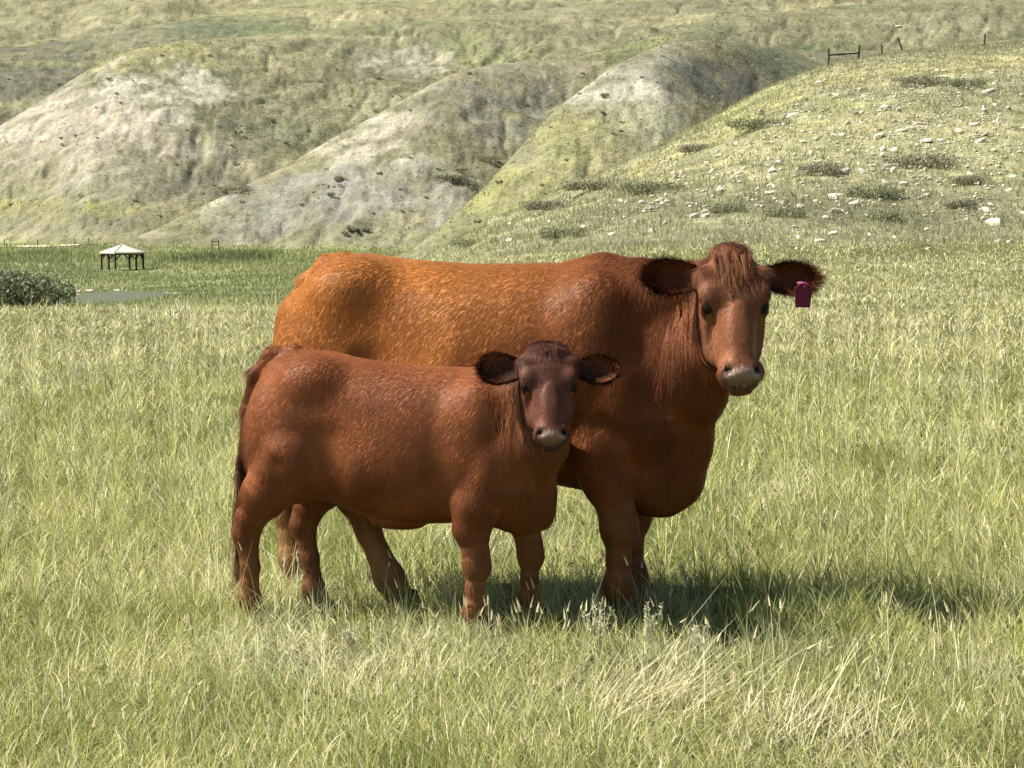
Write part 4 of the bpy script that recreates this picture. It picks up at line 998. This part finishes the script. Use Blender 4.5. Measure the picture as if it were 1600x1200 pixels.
COW = dict(h=.0092, k=1.0, lo=(-1.62, -.62, -.02), hi=(.80, .50, 1.56), egg=.10, seed=11,
    torso=[(-1.375, 1.08, .95, .09), (-1.345, 1.16, .88, .16), (-1.30, 1.235, .82, .215), (-1.24, 1.315, .76, .255), (-1.17, 1.375, .71, .285), (-1.05, 1.395, .63, .315), (-.85, 1.37, .54, .362), (-.60, 1.355, .50, .385), (-.30, 1.36, .51, .345), (-.08, 1.372, .47, .285), (.08, 1.30, .43, .235), (.19, 1.17, .44, .18), (.27, 1.00, .54, .10)],
    masses=[((-.07, -.20, 1.02), (.17, .115, .30), .10), ((-.07, .20, 1.02), (.17, .115, .30), .10), ((.10, -.17, .82), (.13, .13, .17), .08), ((.10, .17, .82), (.13, .13, .17), .08),
            ((-1.10, -.17, .93), (.26, .155, .33), .08), ((-1.13, .17, .93), (.27, .15, .33), .08), ((-1.255, -.12, 1.0), (.105, .115, .25), .07), ((-1.255, .12, 1.0), (.105, .115, .25), .07),
            ((-1.05, -.20, 1.26), (.12, .085, .085), .14), ((-1.05, .20, 1.26), (.12, .085, .085), .14), ((-1.295, -.10, 1.14), (.06, .055, .07), .08), ((-1.295, .10, 1.14), (.06, .055, .07), .08),
            ((.14, 0, .545), (.16, .115, .14), .09), ((.23, -.02, .74), (.10, .085, .20), .09), ((-1.02, 0, .60), (.14, .12, .12), .06)],
    limbs=[([(-.06, 0, 1.22, .14), (.16, -.05, 1.215, .125), tuple(poll + np.array([-.03, .15, -.11])) + (.10,)], .12, 1.0), ([(.06, 0, .90, .21), (.25, -.08, 1.0, .15), tuple(poll + np.array([-.01, .14, -.25])) + (.095,)], .12, 1.0),
           ([(.27, -.03, .68, .055), (.34, -.13, .86, .045), (.42, -.22, .98, .04)], .08, 1.0),
           ([(-1.12, .0, 1.365, .035), (-1.20, .0, 1.35, .036), (-1.285, .0, 1.275, .034), (-1.36, .01, 1.14, .03), (-1.40, .02, .9, .024), (-1.41, .03, .62, .02)], .03, 1.0)] + [(l, .035, 1.12) for l in legs_c],
    hollows=[((-.86, -.535, 1.12), (.18, .14, .17), .18), ((-.20, -.43, .70), (.05, .08, .12), .08)],
    grooves=[((.09, -.335, 1.20), (.17, -.31, .84), .05, .10), ((-.27, -.46, 1.15), (-.24, -.445, .72), .05, .10), ((-.93, -.40, .98), (-.88, -.37, .66), .05, .10), ((-.02, -.345, .76), (.10, -.33, .66), .03, .06)],
    head=(poll, cow_fd, math.radians(23), .93), fw=lambda t: 1.13 if t < .26 else 1.06, poll=.05, face=FACE, muzzle=(.36, .245, .19),
    ears=[((.080, -.075, -.095), (-1, -.02, .10), None, (.12, .20, 1), .225, .064), ((.080, -.075, .095), (1, .02, .0), None, (-.10, .30, 1), .235, .062)], earhair=.038,
    colour=cow_colour, groom=cow_groom, density=cow_density, locks=cow_locks, hairs=380000, hair_r=.0006,
    hooves=[(.045, -.17, 1.15, 0), (.035, .165, 1.15, 0), (-.85, -.175, 1.15, 0), (-1.37, .175, 1.15, 0)])
cow_root, (ca, cf, cs, cP) = build_bovine('cow', 'adult red brown cow with a purple ear tag standing behind the calf', COW_LOC, YC, COW)
def ear_tag():
    import bmesh
    bm = bmesh.new(); pts = [(-.028, -.045), (.028, -.045), (.033, .028), (.012, .045), (-.012, .045), (-.033, .028)]; fr = [bm.verts.new((x, 0, z)) for x, z in pts]; f = bm.faces.new(fr)
    e = bmesh.ops.extrude_face_region(bm, geom=[f]); [setattr(v, 'co', v.co + Vector((0, .004, 0))) for v in e['geom'] if isinstance(v, bmesh.types.BMVert)]; bmesh.ops.recalc_face_normals(bm, faces=bm.faces[:])
    for v in bm.verts: v.co.y += 1.8 * v.co.x ** 2
    me = bpy.data.meshes.new('ear_tag'); bm.to_mesh(me); bm.free(); me.materials.append(M['tag'])
    o = link(bpy.data.objects.new('ear_tag', me), cow_root); o['label'] = 'purple plastic ear tag'
    p = cP(.172, -.035, .275); o.location = p; o.rotation_euler = (math.radians(8), 0, -YC + math.radians(8))
    pin = post_mesh('tag_button', .009, .012, M['tagpin']); q = link(bpy.data.objects.new('tag_button', pin), o); q.location = (0, -.006, .034); q.rotation_euler = (math.pi / 2, 0, 0); q.scale = (1, 1, .3)
ear_tag()

# ---- calf
pollk = to_body(CALF_LOC, YK, at(857, 541, 8.26))
def calf_colour(V, N, hd, n3):
    back = sstep(.40, .75, V[:, 2] + .06 * n3); C = np.array((.21, .068, .028))[None] * (1 - back)[:, None] + np.array((.35, .120, .047))[None] * back[:, None]  # lower body darker than the back: underside shade painted into the coat
    leg = sstep(.45, .25, V[:, 2]); C = C * (1 - leg[:, None]) + np.array((.27, .115, .05))[None] * leg[:, None]
    nk = sstep(-.05, .1, V[:, 0]); C = C * (1 - .5 * nk[:, None]) + np.array((.28, .115, .042))[None] * .5 * nk[:, None]
    head = ((np.abs(hd[:, 0] - .25) < .42) & (np.abs(hd[:, 2]) < .17) & (hd[:, 1] > -.24) & (V[:, 0] > .08)).astype(float)
    C = C * (1 - head[:, None]) + np.array((.175, .07, .047))[None] * head[:, None]
    tail = sstep(-.945, -.97, V[:, 0]) * (V[:, 2] > .5); C = C * (1 - .55 * tail[:, None]) + np.array((.09, .035, .016))[None] * .55 * tail[:, None]
    return C * (1 + .18 * n3)[:, None]
def calf_groom(P_, N_, hr, a, f, s_):
    n = len(P_); D = np.tile(np.array([-.62, 0, -.78]), (n, 1)); L = np.full(n, .017); nk = sstep(-.08, .08, P_[:, 0]); D = D * (1 - nk)[:, None] + np.array([-.1, 0, -1.])[None] * nk[:, None]; L = L + .012 * nk
    leg = P_[:, 2] < .42; D[leg] = (-.1, 0, -1); L[leg] = .017
    hm = (np.abs(hr[:, 0] - .28) < .36) & (np.abs(hr[:, 2]) < .16) & (hr[:, 1] > -.2) & (P_[:, 0] > .1)
    D[hm] = a[None] + s_[None] * (hr[hm, 2] * 2.5)[:, None]; L[hm] = .012 + .018 * sstep(.1, .0, hr[hm, 0]); tl = (P_[:, 0] < -.965) & (P_[:, 2] > .45); D[tl] = (-.5, 0, -1); L[tl] = .045; return L, D
def calf_locks(P, a, f, s_):
    g = np.array([0, 0, -1.]); out = [(P(.0, -.05, 0), (.035, .035, .02), 14, a * .8 + f * .3, .045, 12, (.13, .05, .035), False)]
    for i in range(12):
        u = i / 11; out.append((P(.18 + .16 * u, -.16 - .05 * u, -.14 - .16 * u), (.03, .02, .05), 2, g + np.array([.12, 0, 0]), .17, 10, (.36 - .1 * u, .145 - .05 * u, .06 - .02 * u), True))
    for i in range(60): out.append((np.array([-1.01, -.06, .64 - .005 * i]), (.020, .02, .01), 1, np.array([-.05 + random.uniform(-.08, .08), random.uniform(-.06, .06), -1]), .22, 14, (.13, .05, .022), False))
    for i in range(40): out.append((np.array([-.925 - .075 * math.sin(i / 39 * 1.57), -.03, 1.045 - .36 * i / 39]), (.012, .02, .012), 1, np.array([-.6, 0, -.6]), .05, 8, (.10, .04, .02), False))
    return out
legs_k = [
    [(.02, -.13, .66, .105), (-.065, -.15, .485, .085), (-.08, -.155, .41, .066), (-.064, -.155, .315, .046), (-.060, -.155, .27, .047), (-.068, -.156, .19, .029), (-.072, -.157, .10, .037), (-.045, -.157, .035, .038)],
    [(.06, .13, .66, .10), (.03, .15, .485, .083), (.035, .15, .41, .064), (.056, .148, .315, .045), (.062, .148, .27, .046), (.058, .148, .19, .029), (.054, .148, .10, .037), (.085, .148, .035, .038)],
    [(-.78, -.145, .64, .130), (-.885, -.155, .51, .088), (-.950, -.145, .41, .053), (-.970, -.14, .355, .048), (-.957, -.135, .23, .032), (-.965, -.13, .105, .040), (-.935, -.128, .035, .040)],
    [(-.69, .145, .64, .125), (-.765, .155, .51, .086), (-.825, .14, .41, .053), (-.845, .135, .355, .048), (-.818, .13, .23, .032), (-.80, .127, .105, .040), (-.77, .127, .035, .040)]]
calf_fd = dir_body(YK, (0.08, -1.0))
CALF = dict(h=.0072, k=.7, lo=(-1.12, -.46, -.02), hi=(.46, .36, 1.16), egg=.10, seed=12,
    torso=[(-.965, .88, .70, .06), (-.945, .96, .62, .11), (-.89, 1.02, .56, .155), (-.80, 1.045, .53, .19), (-.68, 1.03, .475, .21), (-.52, 1.005, .42, .226), (-.34, .99, .40, .225), (-.15, .985, .41, .198), (0, .965, .395, .165), (.09, .89, .40, .135), (.155, .78, .45, .075)],
    masses=[((-.06, -.135, .74), (.115, .08, .20), .07), ((-.04, .135, .74), (.115, .08, .20), .07), ((.05, -.11, .60), (.09, .09, .12), .06), ((.05, .11, .60), (.09, .09, .12), .06),
            ((-.79, -.115, .70), (.175, .105, .23), .06), ((-.76, .115, .70), (.175, .10, .23), .06), ((-.895, -.095, .70), (.085, .085, .22), .05), ((-.885, .09, .72), (.08, .08, .20), .05),
            ((-.71, -.125, .94), (.08, .055, .055), .10), ((-.71, .125, .94), (.08, .055, .055), .10), ((.09, 0, .49), (.10, .085, .10), .07), ((-.42, 0, .405), (.10, .045, .03), .04)],
    limbs=[([(-.03, 0, .875, .095), (.08, -.04, .885, .085), tuple(pollk + np.array([-.02, .11, -.08])) + (.07,)], .08, 1.0), ([(.04, 0, .66, .15), (.13, -.05, .735, .11), tuple(pollk + np.array([-.01, .10, -.17])) + (.065,)], .08, 1.0), ([(.135, -.02, .55, .045), (.17, -.10, .70, .035)], .06, 1.0),
           ([(-.82, 0, 1.03, .03), (-.905, -.01, 1.025, .028), (-.965, -.03, .95, .025), (-.992, -.05, .82, .021), (-1.01, -.06, .62, .017)], .02, 1.0)] + [(l, .025, 1.12) for l in legs_k],
    hollows=[((-.58, -.355, .80), (.12, .10, .13), .13), ((-.16, -.27, .56), (.035, .05, .08), .05)],
    grooves=[((.035, -.245, .86), (.075, -.235, .60), .03, .07), ((-.20, -.275, .82), (-.165, -.27, .50), .035, .07), ((-.62, -.255, .72), (-.60, -.25, .48), .045, .07), ((-.80, -.275, .62), (-.76, -.27, .50), .02, .06)],
    head=(pollk, calf_fd, math.radians(24), .66), fw=lambda t: 1.75 if t < .015 else 1.42 if t < .07 else 1.28 if t < .3 else 1.1, poll=.08, face=FACE, muzzle=(.30, .205, .165),
    ears=[((.105, -.07, -.115), (-1, .0, .12), None, (.06, .05, 1), .172, .060), ((.105, -.07, .115), (1, .03, .0), None, (-.15, .2, 1), .172, .052)], earhair=.022,
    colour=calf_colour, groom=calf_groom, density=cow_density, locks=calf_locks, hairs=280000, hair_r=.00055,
    hooves=[(-.045, -.157, .85, 0), (.085, .148, .85, 0), (-.935, -.128, .85, 0), (-.77, .127, .85, 0)])
build_bovine('calf', 'dark red brown calf standing side on in front of the cow', CALF_LOC, YK, CALF)
